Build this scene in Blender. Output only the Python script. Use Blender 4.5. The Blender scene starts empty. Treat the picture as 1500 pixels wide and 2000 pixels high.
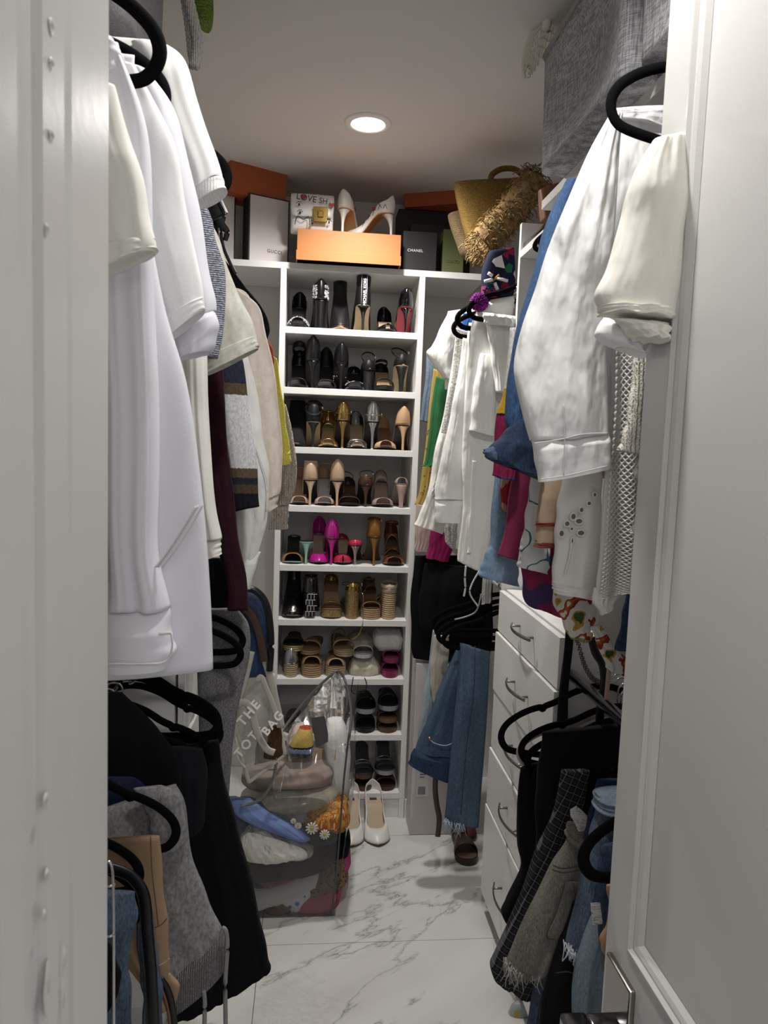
import bpy, bmesh, math, random
import numpy as np
from mathutils import Vector, Matrix
from math import sin, cos, pi, radians, sqrt
random.seed(7); rng = np.random.RandomState(7)
S = bpy.context.scene; COL = S.collection
# ------------------------------------------------------------------ camera
FPX, HC = 1420.0, 1.65
yw, pt, rl = radians(5.75), radians(5.25), radians(2.1)
fv = np.array([sin(yw)*cos(pt), cos(yw)*cos(pt), -sin(pt)])
r0 = np.array([cos(yw), -sin(yw), 0.0]); u0 = np.cross(r0, fv)
rv = cos(rl)*r0 + sin(rl)*u0; uv = -sin(rl)*r0 + cos(rl)*u0
cam = bpy.data.objects.new('camera', bpy.data.cameras.new('camera')); COL.objects.link(cam)
M = Matrix((rv.tolist(), uv.tolist(), (-fv).tolist())).transposed().to_4x4(); M.translation = (0, 0, HC)
cam.matrix_world = M
cam.data.sensor_width = 36; cam.data.lens = FPX/2000*36; cam.data.clip_start = .02
cam.data.dof.use_dof = True; cam.data.dof.focus_distance = 2.6; cam.data.dof.aperture_fstop = 13
S.camera = cam
S.view_settings.view_transform = 'Standard'; S.view_settings.look = 'None'
S.view_settings.gamma = 1; S.view_settings.use_curve_mapping = False
S.view_settings.exposure = -0.02
# ------------------------------------------------------------------ world and lamps
W = bpy.data.worlds.new('world'); S.world = W; W.use_nodes = True
W.node_tree.nodes['Background'].inputs[0].default_value = (1, .985, .97, 1)
W.node_tree.nodes['Background'].inputs[1].default_value = .5
def lamp(name, kind, loc, energy, color=(1, .965, .925), size=.1, rot=(0, 0, 0), **k):
    l = bpy.data.lights.new(name, kind); l.energy = energy; l.color = color
    if kind == 'AREA': l.shape = 'DISK'; l.size = size
    else: l.shadow_soft_size = size
    for a, b in k.items(): setattr(l, a, b)
    o = bpy.data.objects.new(name, l); COL.objects.link(o); o.location = loc; o.rotation_euler = rot
    return o
CEIL = 2.76; LX, LY = .16, 2.63
lamp('downlight_lamp', 'SPOT', (LX, LY, CEIL-.03), 84, size=.055, spot_size=radians(156), spot_blend=.95)
lamp('near_downlight_lamp', 'SPOT', (LX+.02, 1.02, CEIL-.03), 44, size=.055, spot_size=radians(156), spot_blend=.9)
lamp('bedroom_lamp', 'AREA', (.25, -1.3, 2.7), 15, size=1.2, rot=(radians(25), 0, 0))
# ------------------------------------------------------------------ pixel -> point at a real depth
def ray(px, py): return fv + (px-750)/FPX*rv + (1000-py)/FPX*uv
def at(px, py, Y):
    d = ray(px, py); return d*Y/d[1] + np.array([0, 0, HC])
def atz(px, py, Z):
    d = ray(px, py); return d*(Z-HC)/d[2] + np.array([0, 0, HC])
# ------------------------------------------------------------------ objects
def props(o, label=None, cat=None, group=None, kind=None):
    for k, v in (('label', label), ('category', cat), ('group', group), ('kind', kind)):
        if v: o[k] = v
    return o
def thing(name, label, cat, loc=(0, 0, 0), group=None, rz=0):
    o = bpy.data.objects.new(name, None); COL.objects.link(o); o.empty_display_size = .05
    o.location = [float(v) for v in loc]; o.rotation_euler = (0, 0, rz)
    return props(o, label, cat, group)
def base(o):
    while o.parent: o = o.parent
    return np.array(o.location)
def mesh(name, V, Fc, mat, parent=None, smooth=True, world=True, label=None, kind=None, mats=None, midx=None):
    """mesh part; vertices given in world space (world=True) or in the thing's own frame"""
    V = np.asarray(V, float)
    if parent is not None and world: V = V - base(parent)
    me = bpy.data.meshes.new(name); me.from_pydata(V.tolist(), [], [list(map(int, f)) for f in Fc]); me.update()
    me.materials.append(mat)
    if mats:
        for m in mats: me.materials.append(m)
        me.polygons.foreach_set('material_index', midx)
    if smooth: me.polygons.foreach_set('use_smooth', [True]*len(me.polygons))
    o = bpy.data.objects.new(name, me); COL.objects.link(o)
    if parent is not None: o.parent = parent
    props(o, label, kind=kind)
    return o
def merge(*L):
    V, Fc, n = [], [], 0
    for v, f in L:
        V.append(np.asarray(v, float)); Fc += [[i+n for i in q] for q in f]; n += len(v)
    return np.concatenate(V), Fc
def boxg(lo, hi, b=.002):
    """bevelled box geometry"""
    bm = bmesh.new(); bmesh.ops.create_cube(bm, size=1)
    lo = np.array(lo, float); hi = np.array(hi, float)
    for v in bm.verts: v.co = Vector(((lo+hi)/2 + np.array(v.co)*(hi-lo)))
    if b: bmesh.ops.bevel(bm, geom=bm.edges[:], offset=b, segments=2, affect='EDGES', profile=.5)
    bm.verts.index_update()
    r = [tuple(v.co) for v in bm.verts], [[v.index for v in f.verts] for f in bm.faces]
    bm.free(); return np.array(r[0]), r[1]
def rotz(V, a, c=(0, 0, 0)):
    V = np.asarray(V, float)-np.array(c); R = np.array([[cos(a), -sin(a), 0], [sin(a), cos(a), 0], [0, 0, 1]])
    return V@R.T + np.array(c)
def rotm(V, R, c=(0, 0, 0)): return (np.asarray(V, float)-np.array(c))@np.asarray(R).T + np.array(c)
def catmull(P, n):
    P = np.asarray(P, float); m = len(P)
    if m == 2: return P[0]+(P[1]-P[0])*np.linspace(0, 1, n)[:, None]
    t = np.linspace(0, m-1, n); i = np.minimum(t.astype(int), m-2); u = (t-i)[:, None]
    g = lambda k: P[np.clip(k, 0, m-1)]
    p0, p1, p2, p3 = g(i-1), g(i), g(i+1), g(i+2)
    return .5*(2*p1+(p2-p0)*u+(2*p0-5*p1+4*p2-p3)*u**2+(3*p1-p0-3*p2+p3)*u**3)
def tube(pts, rx, ry=None, n=8, m=None, closed=False, up=(0, 0, 1), taper=None, sm=True):
    """sweep an ellipse (rx along the up-ish axis, ry across) along points"""
    pts = np.asarray(pts, float)
    if sm:
        if closed: pts = catmull(np.vstack([pts[-1:], pts, pts[:2]]), (len(pts)+2)*6)[6:-7]
        else: pts = catmull(pts, m or max(2, len(pts)*5))
    ry = ry or rx; K = len(pts)
    T = (np.roll(pts, -1, 0)-np.roll(pts, 1, 0)) if closed else np.gradient(pts, axis=0)
    T /= np.linalg.norm(T, axis=1)[:, None]+1e-12
    up = np.asarray(up, float); V = []
    prev = None
    for i in range(K):
        s = np.cross(T[i], up)
        if np.linalg.norm(s) < 1e-3: s = prev if prev is not None else np.cross(T[i], (.3, .9, .2))
        s /= np.linalg.norm(s); prev = s; w = np.cross(s, T[i]); k = 1 if taper is None else taper(i/(K-1))
        for j in range(n):
            a = 2*pi*j/n; V.append(pts[i]+w*(rx*k*cos(a))+s*(ry*k*sin(a)))
    Fc = []
    for i in range(K if closed else K-1):
        for j in range(n):
            a, b = i*n+j, i*n+(j+1) % n; c, d = ((i+1) % K)*n+(j+1) % n, ((i+1) % K)*n+j
            Fc.append((a, b, c, d))
    if not closed: Fc += [list(range(n))[::-1], [(K-1)*n+j for j in range(n)]]
    return np.array(V), Fc
def loft(rings, cap0=True, cap1=True, closed=True):
    n = len(rings[0]); V = np.concatenate([np.asarray(r, float) for r in rings]); Fc = []
    for i in range(len(rings)-1):
        for j in range(n if closed else n-1):
            Fc.append((i*n+j, i*n+(j+1) % n, (i+1)*n+(j+1) % n, (i+1)*n+j))
    if cap0: Fc.append(list(range(n))[::-1])
    if cap1: Fc.append([(len(rings)-1)*n+j for j in range(n)])
    return V, Fc
def gridf(a, b): return [(i*b+j, i*b+j+1, (i+1)*b+j+1, (i+1)*b+j) for i in range(a-1) for j in range(b-1)]
def solid(o, t, off=0):
    m = o.modifiers.new('thick', 'SOLIDIFY'); m.thickness = t; m.offset = off; return o
def text(parent, s, mat, org, xd, ud, h, name='lettering', ext=.0006, mid=False, space=1.0, off=0.0, label=None):
    c = bpy.data.curves.new('t', 'FONT'); c.body = s; c.size = h; c.extrude = ext; c.space_character = space; c.offset = off
    if mid: c.align_x = 'CENTER'; c.align_y = 'CENTER'
    t = bpy.data.objects.new('t', c); COL.objects.link(t)
    dg = bpy.context.evaluated_depsgraph_get(); me = bpy.data.meshes.new_from_object(t.evaluated_get(dg))
    bpy.data.objects.remove(t)
    V = np.array([v.co for v in me.vertices]); xd = np.array(xd, float); ud = np.array(ud, float)
    xd /= np.linalg.norm(xd); ud -= xd*(ud@xd); ud /= np.linalg.norm(ud); nd = np.cross(xd, ud)
    V = np.array(org) + V[:, :1]*xd + V[:, 1:2]*ud + V[:, 2:3]*nd
    Fc = [list(p.vertices) for p in me.polygons]; bpy.data.meshes.remove(me)
    return mesh(name, V, Fc, mat, parent, smooth=False, label=label)
# ------------------------------------------------------------------ materials
def nt(name):
    m = bpy.data.materials.new(name); m.use_nodes = True; t = m.node_tree
    return m, t, t.nodes, t.links, t.nodes['Principled BSDF']
def s2l(c):
    if isinstance(c, str): c = [int(c[i:i+2], 16)/255 for i in (0, 2, 4)]
    y = .3*c[0]+.59*c[1]+.11*c[2]; c = [v*.86+y*.14 for v in c]
    return tuple(v/12.92 if v <= .04045 else ((v+.055)/1.055)**2.4 for v in c)+(1,)
def coord(N, L, sc=(1, 1, 1), rot=(0, 0, 0)):
    tc = N.new('ShaderNodeTexCoord'); mp = N.new('ShaderNodeMapping'); mp.inputs['Scale'].default_value = sc; mp.inputs['Rotation'].default_value = rot
    L.new(tc.outputs['Object'], mp.inputs[0]); return mp.outputs[0]
def noise(N, L, co, scale, detail=3, rough=.5):
    n = N.new('ShaderNodeTexNoise'); n.inputs['Scale'].default_value = scale; n.inputs['Detail'].default_value = detail; n.inputs['Roughness'].default_value = rough
    L.new(co, n.inputs['Vector']); return n.outputs['Fac']
def ramp(N, L, fac, stops, interp='LINEAR'):
    r = N.new('ShaderNodeValToRGB'); r.color_ramp.interpolation = interp; e = r.color_ramp.elements
    while len(e) < len(stops): e.new(.5)
    for k, (p, c) in enumerate(stops): e[k].position = p; e[k].color = s2l(c)
    L.new(fac, r.inputs[0]); return r.outputs[0]
def bump(N, L, h, strength, dist, prev=None):
    b = N.new('ShaderNodeBump'); b.inputs['Strength'].default_value = strength; b.inputs['Distance'].default_value = dist
    L.new(h, b.inputs['Height'])
    if prev: L.new(prev, b.inputs['Normal'])
    return b.outputs['Normal']
def plain(name, col, rough=.5, metal=0, bs=None, spec=.5, coat=0, col2=None, cs=8):
    m, t, N, L, P = nt(name); P.inputs['Base Color'].default_value = s2l(col); P.inputs['Roughness'].default_value = rough
    P.inputs['Metallic'].default_value = metal; P.inputs['Specular IOR Level'].default_value = spec; P.inputs['Coat Weight'].default_value = coat
    co = coord(N, L)
    if col2: L.new(ramp(N, L, noise(N, L, co, cs, 4), [(.35, col), (.65, col2)]), P.inputs['Base Color'])
    if bs: L.new(bump(N, L, noise(N, L, co, bs[0], 3), bs[1], .002), P.inputs['Normal'])
    return m
def fab(name, col, col2=None, cs=180, wr=9, wd=.012, ws=.5, weave=900, wv=.1, rough=.9, stretch=(1, 1, .45), spec=.2, sheen=0, cr=.35):
    """cloth: broad soft wrinkles, fine weave, slight mottling between two tones"""
    m, t, N, L, P = nt(name); P.inputs['Roughness'].default_value = rough; P.inputs['Specular IOR Level'].default_value = spec
    P.inputs['Sheen Weight'].default_value = sheen
    co = coord(N, L, stretch); cw = coord(N, L)
    if col2: L.new(ramp(N, L, noise(N, L, coord(N, L, (1, 1, .6)), cs, 4, .6), [(.35, col), (.65, col2)]), P.inputs['Base Color'])
    else: P.inputs['Base Color'].default_value = s2l(col)
    b = bump(N, L, noise(N, L, co, wr, 3, .45), min(1, ws*1.3), wd*2.2)
    rd = N.new('ShaderNodeTexNoise'); rd.noise_type = 'RIDGED_MULTIFRACTAL'; rd.inputs['Scale'].default_value = wr*.9; rd.inputs['Detail'].default_value = 3; rd.inputs['Roughness'].default_value = .45
    L.new(coord(N, L, (1, 1, .6), (0, .5, 0)), rd.inputs['Vector']); b = bump(N, L, rd.outputs['Fac'], cr, .022, b)
    b = bump(N, L, noise(N, L, co, wr*3.5, 2, .4), ws*.7, wd*.25, b)
    L.new(bump(N, L, noise(N, L, cw, weave, 1), wv, .001, b), P.inputs['Normal'])
    return m
def denim(name, dark, light, cs=11):
    m, t, N, L, P = nt(name); P.inputs['Roughness'].default_value = .92; P.inputs['Specular IOR Level'].default_value = .15
    co = coord(N, L, (1, 1, .3)); cw = coord(N, L, (1, 1, .25))
    a = noise(N, L, co, cs, 4, .6); b = noise(N, L, cw, 420, 2, .6)
    mx = N.new('ShaderNodeMath'); mx.operation = 'MULTIPLY_ADD'; mx.inputs[1].default_value = .55; L.new(b, mx.inputs[0]); 
    m2 = N.new('ShaderNodeMath'); m2.operation = 'MULTIPLY'; m2.inputs[1].default_value = .55; L.new(a, m2.inputs[0]); L.new(m2.outputs[0], mx.inputs[2])
    L.new(ramp(N, L, mx.outputs[0], [(.38, dark), (.72, light)]), P.inputs['Base Color'])
    n = bump(N, L, noise(N, L, coord(N, L, (1, 1, .7)), 22, 3), .5, .006); L.new(bump(N, L, b, .3, .001, n), P.inputs['Normal'])
    return m
def bands(name, stops, z0, z1, wr=9, grain=.5):
    """horizontal woven bands between heights z0..z1 of the thing's own frame"""
    m, t, N, L, P = nt(name); P.inputs['Roughness'].default_value = .95; P.inputs['Specular IOR Level'].default_value = .1
    co = coord(N, L); sp = N.new('ShaderNodeSeparateXYZ'); L.new(co, sp.inputs[0])
    nz = noise(N, L, co, 300, 2); ad = N.new('ShaderNodeMath'); ad.operation = 'MULTIPLY_ADD'; ad.inputs[1].default_value = .006; L.new(nz, ad.inputs[0]); L.new(sp.outputs['Z'], ad.inputs[2])
    mr = N.new('ShaderNodeMapRange'); mr.inputs['From Min'].default_value = z0; mr.inputs['From Max'].default_value = z1; L.new(ad.outputs[0], mr.inputs[0])
    c = ramp(N, L, mr.outputs[0], stops, 'CONSTANT')
    mx = N.new('ShaderNodeMix'); mx.data_type = 'RGBA'; mx.blend_type = 'MULTIPLY'; mx.inputs[0].default_value = grain; L.new(c, mx.inputs[6])
    L.new(ramp(N, L, noise(N, L, coord(N, L, (1, 1, .5)), 260, 3, .7), [(.3, '777777'), (.65, 'ffffff')]), mx.inputs[7]); L.new(mx.outputs[2], P.inputs['Base Color'])
    L.new(bump(N, L, noise(N, L, coord(N, L, (1, 1, .45)), wr, 3), .5, .012), P.inputs['Normal'])
    return m
def plaid(name, ground, mid, line, sc=16, rot=(0, 0, 0)):
    m, t, N, L, P = nt(name); P.inputs['Roughness'].default_value = .95; P.inputs['Specular IOR Level'].default_value = .1
    co = coord(N, L, (1, 1, 1), rot); out = None
    def wv(d, s, stops):
        w = N.new('ShaderNodeTexWave'); w.bands_direction = d; w.inputs['Scale'].default_value = s; w.inputs['Distortion'].default_value = .6; w.inputs['Detail'].default_value = 1; w.inputs['Detail Scale'].default_value = 1.5
        L.new(co, w.inputs['Vector']); return ramp(N, L, w.outputs['Fac'], stops)
    def mixs(a, b, mode, f=1):
        x = N.new('ShaderNodeMix'); x.data_type = 'RGBA'; x.blend_type = mode; x.inputs[0].default_value = f; L.new(a, x.inputs[6]); L.new(b, x.inputs[7]); return x.outputs[2]
    a = wv('X', sc, [(.45, ground), (.6, mid)]); b = wv('Z', sc, [(.45, ground), (.6, mid)])
    c = mixs(a, b, 'ADD'); l1 = wv('X', sc, [(.02, line), (.06, '000000')]); l2 = wv('Z', sc, [(.02, line), (.06, '000000')])
    c = mixs(mixs(c, l1, 'ADD', .8), l2, 'ADD', .8); L.new(c, P.inputs['Base Color'])
    L.new(bump(N, L, noise(N, L, co, 14, 3), .5, .01), P.inputs['Normal']); return m
def splotch(name, stops, sc=14, ground=None, interp='CONSTANT', kind='VORONOI', rough=.85, stretch=(1, 1, 1)):
    """printed cloth: blotches of colour on a ground"""
    m, t, N, L, P = nt(name); P.inputs['Roughness'].default_value = rough; P.inputs['Specular IOR Level'].default_value = .2
    co = coord(N, L, stretch)
    if kind == 'VORONOI':
        v = N.new('ShaderNodeTexVoronoi'); v.inputs['Scale'].default_value = sc; L.new(co, v.inputs['Vector'])
        sx = N.new('ShaderNodeSeparateXYZ'); L.new(v.outputs['Color'], sx.inputs[0]); c = ramp(N, L, sx.outputs['X'], stops, interp)
        if ground:
            f = ramp(N, L, v.outputs['Distance'], [(.30, 'ffffff'), (.36, '000000')]); x = N.new('ShaderNodeMix'); x.data_type = 'RGBA'; L.new(f, x.inputs[0]); x.inputs[6].default_value = s2l(ground); L.new(c, x.inputs[7]); c = x.outputs[2]
    else: c = ramp(N, L, noise(N, L, co, sc, 2, .4), stops, interp)
    L.new(c, P.inputs['Base Color']); L.new(bump(N, L, noise(N, L, co, 14, 3), .4, .008), P.inputs['Normal']); return m
def knit(name, col, col2, sc=55, direction='X', rough=.95, depth=.004):
    m, t, N, L, P = nt(name); P.inputs['Roughness'].default_value = rough; P.inputs['Specular IOR Level'].default_value = .1
    co = coord(N, L); w = N.new('ShaderNodeTexWave'); w.bands_direction = direction; w.inputs['Scale'].default_value = sc; w.inputs['Distortion'].default_value = 2.5; w.inputs['Detail Scale'].default_value = 4
    L.new(co, w.inputs['Vector']); n = noise(N, L, co, 260, 3, .6)
    L.new(ramp(N, L, n, [(.35, col), (.65, col2)]), P.inputs['Base Color'])
    b = bump(N, L, noise(N, L, co, 12, 3), .5, .01); L.new(bump(N, L, w.outputs['Fac'], .8, depth, b), P.inputs['Normal']); return m
def layered(name, a, b, sc=30):
    m, t, N, L, P = nt(name); P.inputs['Roughness'].default_value = .95; co = coord(N, L)
    w = N.new('ShaderNodeTexWave'); w.bands_direction = 'Z'; w.inputs['Scale'].default_value = sc; w.inputs['Distortion'].default_value = .8; w.inputs['Detail Scale'].default_value = 3; L.new(co, w.inputs['Vector'])
    L.new(ramp(N, L, w.outputs['Fac'], [(.15, a), (.5, b)]), P.inputs['Base Color']); L.new(bump(N, L, w.outputs['Fac'], .8, .003, bump(N, L, noise(N, L, co, 300, 2), .5, .002)), P.inputs['Normal']); return m
def film(name, tint='f4f6f6', fac=1.0, bs=35, bst=.6, haze=0):
    """thin clear vinyl: see-through with a wrinkled shine"""
    m, t, N, L, P = nt(name); N.remove(P); out = N['Material Output']
    tr = N.new('ShaderNodeBsdfTransparent'); tr.inputs[0].default_value = s2l(tint)
    gl = N.new('ShaderNodeBsdfGlossy'); gl.inputs['Roughness'].default_value = .12; gl.inputs[0].default_value = (.9, .9, .9, 1)
    fr = N.new('ShaderNodeFresnel'); fr.inputs['IOR'].default_value = 1.45
    co = coord(N, L, (1, 1, .6)); b = bump(N, L, noise(N, L, co, bs, 3, .6), bst, .01)
    L.new(b, fr.inputs['Normal']); L.new(b, gl.inputs['Normal'])
    mu = N.new('ShaderNodeMath'); mu.operation = 'MULTIPLY'; mu.inputs[1].default_value = fac; L.new(fr.outputs[0], mu.inputs[0])
    mx = N.new('ShaderNodeMixShader'); L.new(mu.outputs[0], mx.inputs[0]); L.new(tr.outputs[0], mx.inputs[1]); L.new(gl.outputs[0], mx.inputs[2])
    res = mx
    if haze:
        df = N.new('ShaderNodeBsdfDiffuse'); df.inputs[0].default_value = (.75, .74, .72, 1); res = N.new('ShaderNodeMixShader'); res.inputs[0].default_value = haze; L.new(mx.outputs[0], res.inputs[1]); L.new(df.outputs[0], res.inputs[2])
    L.new(res.outputs[0], out.inputs[0]); return m
def emis(name, col, st):
    m, t, N, L, P = nt(name); P.inputs['Emission Color'].default_value = s2l(col); P.inputs['Emission Strength'].default_value = st; return m
_C = {}
def C(col, rough=.5, metal=0, **k):
    key = (col, rough, metal, tuple(sorted(k.items())))
    if key not in _C: _C[key] = plain('tone_'+str(len(_C)), col, rough, metal, **k)
    return _C[key]
paint = plain('white_paint', 'd6d5d2', .45, bs=(40, .06)); gloss = plain('gloss_door_paint', 'cdcdca', .33, bs=(55, .12))
wallm = plain('wall_paint', 'd9d7d3', .7, bs=(120, .1)); ceilm = plain('ceiling_paint', 'e2dfdb', .9, bs=(70, .25))
melam = plain('white_melamine', 'e6e5e2', .4, bs=(90, .03)); chrome = plain('chrome', 'd8d8d8', .12, 1); steel = plain('brushed_steel', '8d8a86', .3, 1)
velvet = plain('black_velvet', '08080a', .95, spec=.1); blackp = plain('black_leather', '0b0b0d', .35); blacks = plain('black_satin', '0a0a0c', .55)
white = fab('white_cotton', 'efefef', ws=.55); whitec = fab('crisp_white_cotton', 'f2f2f2', wr=14, ws=.75, wd=.014, cr=.8); lilac = fab('cool_white_cotton', 'e4e4ee', wr=6, ws=.4)
cream = fab('cream_cotton', 'ecebe2', ws=.5); offw = fab('off_white_jersey', 'e9e6df', ws=.35); blackc = fab('black_cotton', '09090b', ws=.7, wr=12, rough=.95)
navyb = fab('blue_black_cotton', '14161d', ws=.6)
# ================================================================== the setting
XL, XR, YB, YF = -.78, 1.10, 3.46, .52
TF = 3.07                                                # front of the shelf tower
def struct(name, lo, hi, m, b=0.0, parent=None):
    o = mesh(name, *boxg(lo, hi, b), m, parent, smooth=False)
    if parent is None: o['kind'] = 'structure'
    return o
struct('wall_left', (XL-.1, YF-.14, 0), (XL, YB, CEIL), wallm); struct('wall_right', (XR, YF-.14, 0), (XR+.1, YB, CEIL), wallm)
struct('wall_back', (XL-.1, YB, 0), (XR+.1, YB+.1, CEIL), wallm)
struct('wall_front', (XL, YF-.12, 0), (-.199, YF, CEIL), wallm)
struct('wall_front_right', (.60, YF-.12, 0), (XR, YF, CEIL), wallm)
struct('ceiling', (XL-.3, -2.2, CEIL), (XR+.3, YB+.1, CEIL+.1), ceilm)
# marble tiles, each a piece of the floor
def marble():
    m, t, N, L, P = nt('marble_tile'); P.inputs['Roughness'].default_value = .22
    co = coord(N, L, (1, 1, 1), (0, 0, radians(-38))); w = N.new('ShaderNodeMapping'); w.inputs['Scale'].default_value = (.38, 1.25, 1); L.new(co, w.inputs[0])
    n1 = N.new('ShaderNodeTexNoise'); n1.inputs['Scale'].default_value = 1.9; n1.inputs['Detail'].default_value = 7; n1.inputs['Roughness'].default_value = .62; n1.inputs['Distortion'].default_value = .35; L.new(w.outputs[0], n1.inputs['Vector'])
    a = N.new('ShaderNodeMath'); a.operation = 'SUBTRACT'; a.inputs[1].default_value = .5; L.new(n1.outputs['Fac'], a.inputs[0])
    b = N.new('ShaderNodeMath'); b.operation = 'ABSOLUTE'; L.new(a.outputs[0], b.inputs[0])
    v = ramp(N, L, b.outputs[0], [(0, '9a9a98'), (.003, 'c4c4c1'), (.020, 'dcdbd8')])
    k = ramp(N, L, noise(N, L, w.outputs[0], 1.3, 3), [(.33, 'ffffff'), (.42, '000000')])
    x = N.new('ShaderNodeMix'); x.data_type = 'RGBA'; L.new(k, x.inputs[0]); L.new(v, x.inputs[6]); x.inputs[7].default_value = s2l('dcdbd8')
    c2 = ramp(N, L, noise(N, L, w.outputs[0], 3.2, 4), [(.3, 'ebebe9'), (.6, 'ffffff')])
    y = N.new('ShaderNodeMix'); y.data_type = 'RGBA'; y.blend_type = 'MULTIPLY'; y.inputs[0].default_value = 1; L.new(x.outputs[2], y.inputs[6]); L.new(c2, y.inputs[7])
    L.new(y.outputs[2], P.inputs['Base Color']); return m
marb = marble()
fl = struct('floor', (XL-.3, -2.2, -.08), (XR+.3, YB, -.008), C('5f5d5a', .9))
ys = [-.34, .32, .97, 1.62, 2.27, 2.93, YB]; xs = [XL-.3, -.128, 1.07, XR+.3]
for i in range(len(ys)-1):
    for j in range(3):
        mesh('tile', *boxg((xs[j]+.001, ys[i]+.001, -.012), (xs[j+1]-.001, ys[i+1]-.001, 0), 0), marb, fl, smooth=False, world=False)
# skirting on the hidden walls
struct('baseboard_left', (XL, YF, 0), (XL+.015, 2.9, .1), paint, .004); struct('baseboard_right', (XR-.015, YF, 0), (XR, 2.9, .1), paint, .004)
# ---- left door jamb: profile of casing, stop and jamb swept up (seen along the opening)
prof = [(-.20, .30), (-.157, .30), (-.157, .370), (-.1605, .374), (-.1605, .378), (-.157, .382), (-.1545, .388), (-.1545, .418), (-.158, .424), (-.159, .430), (-.159, .452), (-.155, .458), (-.155, .478), (-.158, .484), (-.158, .508), (-.1565, .514), (-.1565, .60), (-.20, .60)]
prof = [(x-(.0058 if x > -.19 else 0), y) for x, y in prof]
V = [(x, y, z) for z in (0, CEIL) for x, y in prof]; n = len(prof)
o = mesh('trim_1', V, [(i, (i+1) % n, n+(i+1) % n, n+i) for i in range(n)]+[list(range(n))[::-1], list(range(n, 2*n))], gloss, smooth=False); o['kind'] = 'structure'
def dent(y, z, ry, rz, k):                              # chips in the jamb paint, hollows with a raised lip
    V, Fc = [], []
    for i in range(5):
        for j in range(10):
            a = 2*pi*j/10; r = i/4; V.append((-.1603+.0012*math.sin(pi*r)*(1 if a < pi else .2)+.0002, y+ry*r*cos(a)*(1+.3*sin(3*a+k)), z+rz*r*sin(a)))
    for i in range(4):
        for j in range(10): Fc.append((i*10+j, i*10+(j+1) % 10, (i+1)*10+(j+1) % 10, (i+1)*10+j))
    mesh('paint_chip', V, Fc, gloss, o, world=False)
for px, py, ry, rz in ((100, 52, .004, .005), (100, 265, .004, .004), (90, 448, .003, .004), (100, 125, .003, .004), (88, 1565, .004, .006), (90, 1710, .004, .005), (85, 1790, .003, .005), (92, 1930, .006, .02), (124, 1880, .003, .013), (122, 1960, .004, .02)):
    d = ray(px, py); p = d*(-.1603/d[0])+np.array([0, 0, HC]); dent(p[1], p[2], ry, rz, px)
# ---- the open panelled door on the right
dx0, dx1 = .512, .552; dy0, dy1 = .42, 1.105
door = thing('door_1', None, None, (dx1, dy0, 0)); door['kind'] = 'structure'
R = []
st, z_b, z_m0, z_m1, z_t = .078, .22, .775, .905, 2.0
R += [boxg((dx0, dy0, .01), (dx1, dy0+.1, 2.56), .001), boxg((dx0, dy1-st, .01), (dx1, dy1, 2.56), .001)]
mesh('stile', *R[0], gloss, door, smooth=False); mesh('stile', *R[1], gloss, door, smooth=False)
for a, b in ((.01, .22), (.775, .875), (2.44, 2.56)): mesh('rail', *boxg((dx0, dy0+.1, a), (dx1, dy1-st, b), 0), gloss, door, smooth=False)
for a, b in ((.22, .775), (.875, 2.44)):
    mesh('panel', *boxg((dx0+.012, dy0+.1, a), (dx1-.012, dy1-st, b), 0), gloss, door, smooth=False)
    # ovolo moulding mitred round the panel
    y0, y1 = dy0+.1, dy1-st; rings = []
    for u, x in ((0, dx0), (.004, dx0-.004), (.010, dx0-.005), (.014, dx0+.001), (.018, dx0+.001), (.024, dx0+.004), (.030, dx0+.0115)):
        rings.append([(x, y0+u, a+u), (x, y1-u, a+u), (x, y1-u, b-u), (x, y0+u, b-u)])
    mesh('moulding', *loft(rings, False, False), gloss, door, smooth=False)
hz = .776; hy = 1.035
hd = mesh('handle_plate', *boxg((dx0-.010, hy-.045, hz-.06), (dx0, hy+.045, hz+.06), .003), plain('polished_nickel', '9a9690', .16, 1), door, smooth=False)
lev = merge(boxg((dx0-.056, hy-.03, hz-.05), (dx0-.006, hy+.008, hz-.014), .005), boxg((dx0-.095, hy-.16, hz-.05), (dx0-.052, hy+.016, hz-.018), .006))
mesh('lever', *lev, plain('dark_chrome', '6f6f72', .18, 1), hd, smooth=True)
# ---- recessed downlight in view
dl = thing('ceiling_downlight', 'lit round recessed downlight in the closet ceiling', 'light', (LX, LY, CEIL))
def lathe(prof, c, n=40):
    return loft([[(c[0]+r*cos(2*pi*j/n), c[1]+r*sin(2*pi*j/n), c[2]+z) for j in range(n)] for r, z in prof], False, False)
mesh('trim_ring', *lathe([(.082, 0), (.082, -.004), (.076, -.008), (.062, -.009), (.056, -.004), (.055, .0)], (LX, LY, CEIL)), C('f2f0ec', .4), dl)
mesh('lens', *loft([[(LX+.056*cos(2*pi*j/32), LY+.056*sin(2*pi*j/32), CEIL-.0035) for j in range(32)]], True, False), emis('lamp_lens', 'fff6ea', 14), dl)
dl2 = thing('ceiling_downlight', 'second lit downlight of the closet ceiling, nearer the doorway', 'light', (LX+.02, 1.02, CEIL))
mesh('trim_ring', *lathe([(.082, 0), (.082, -.004), (.076, -.008), (.062, -.009), (.056, -.004), (.055, .0)], (LX+.02, 1.02, CEIL)), C('f2f0ec', .4), dl2)
mesh('lens', *loft([[(LX+.02+.056*cos(2*pi*j/32), 1.02+.056*sin(2*pi*j/32), CEIL-.0035) for j in range(32)]], True, False), emis('lamp_lens_2', 'fff6ea', 14), dl2)
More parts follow.
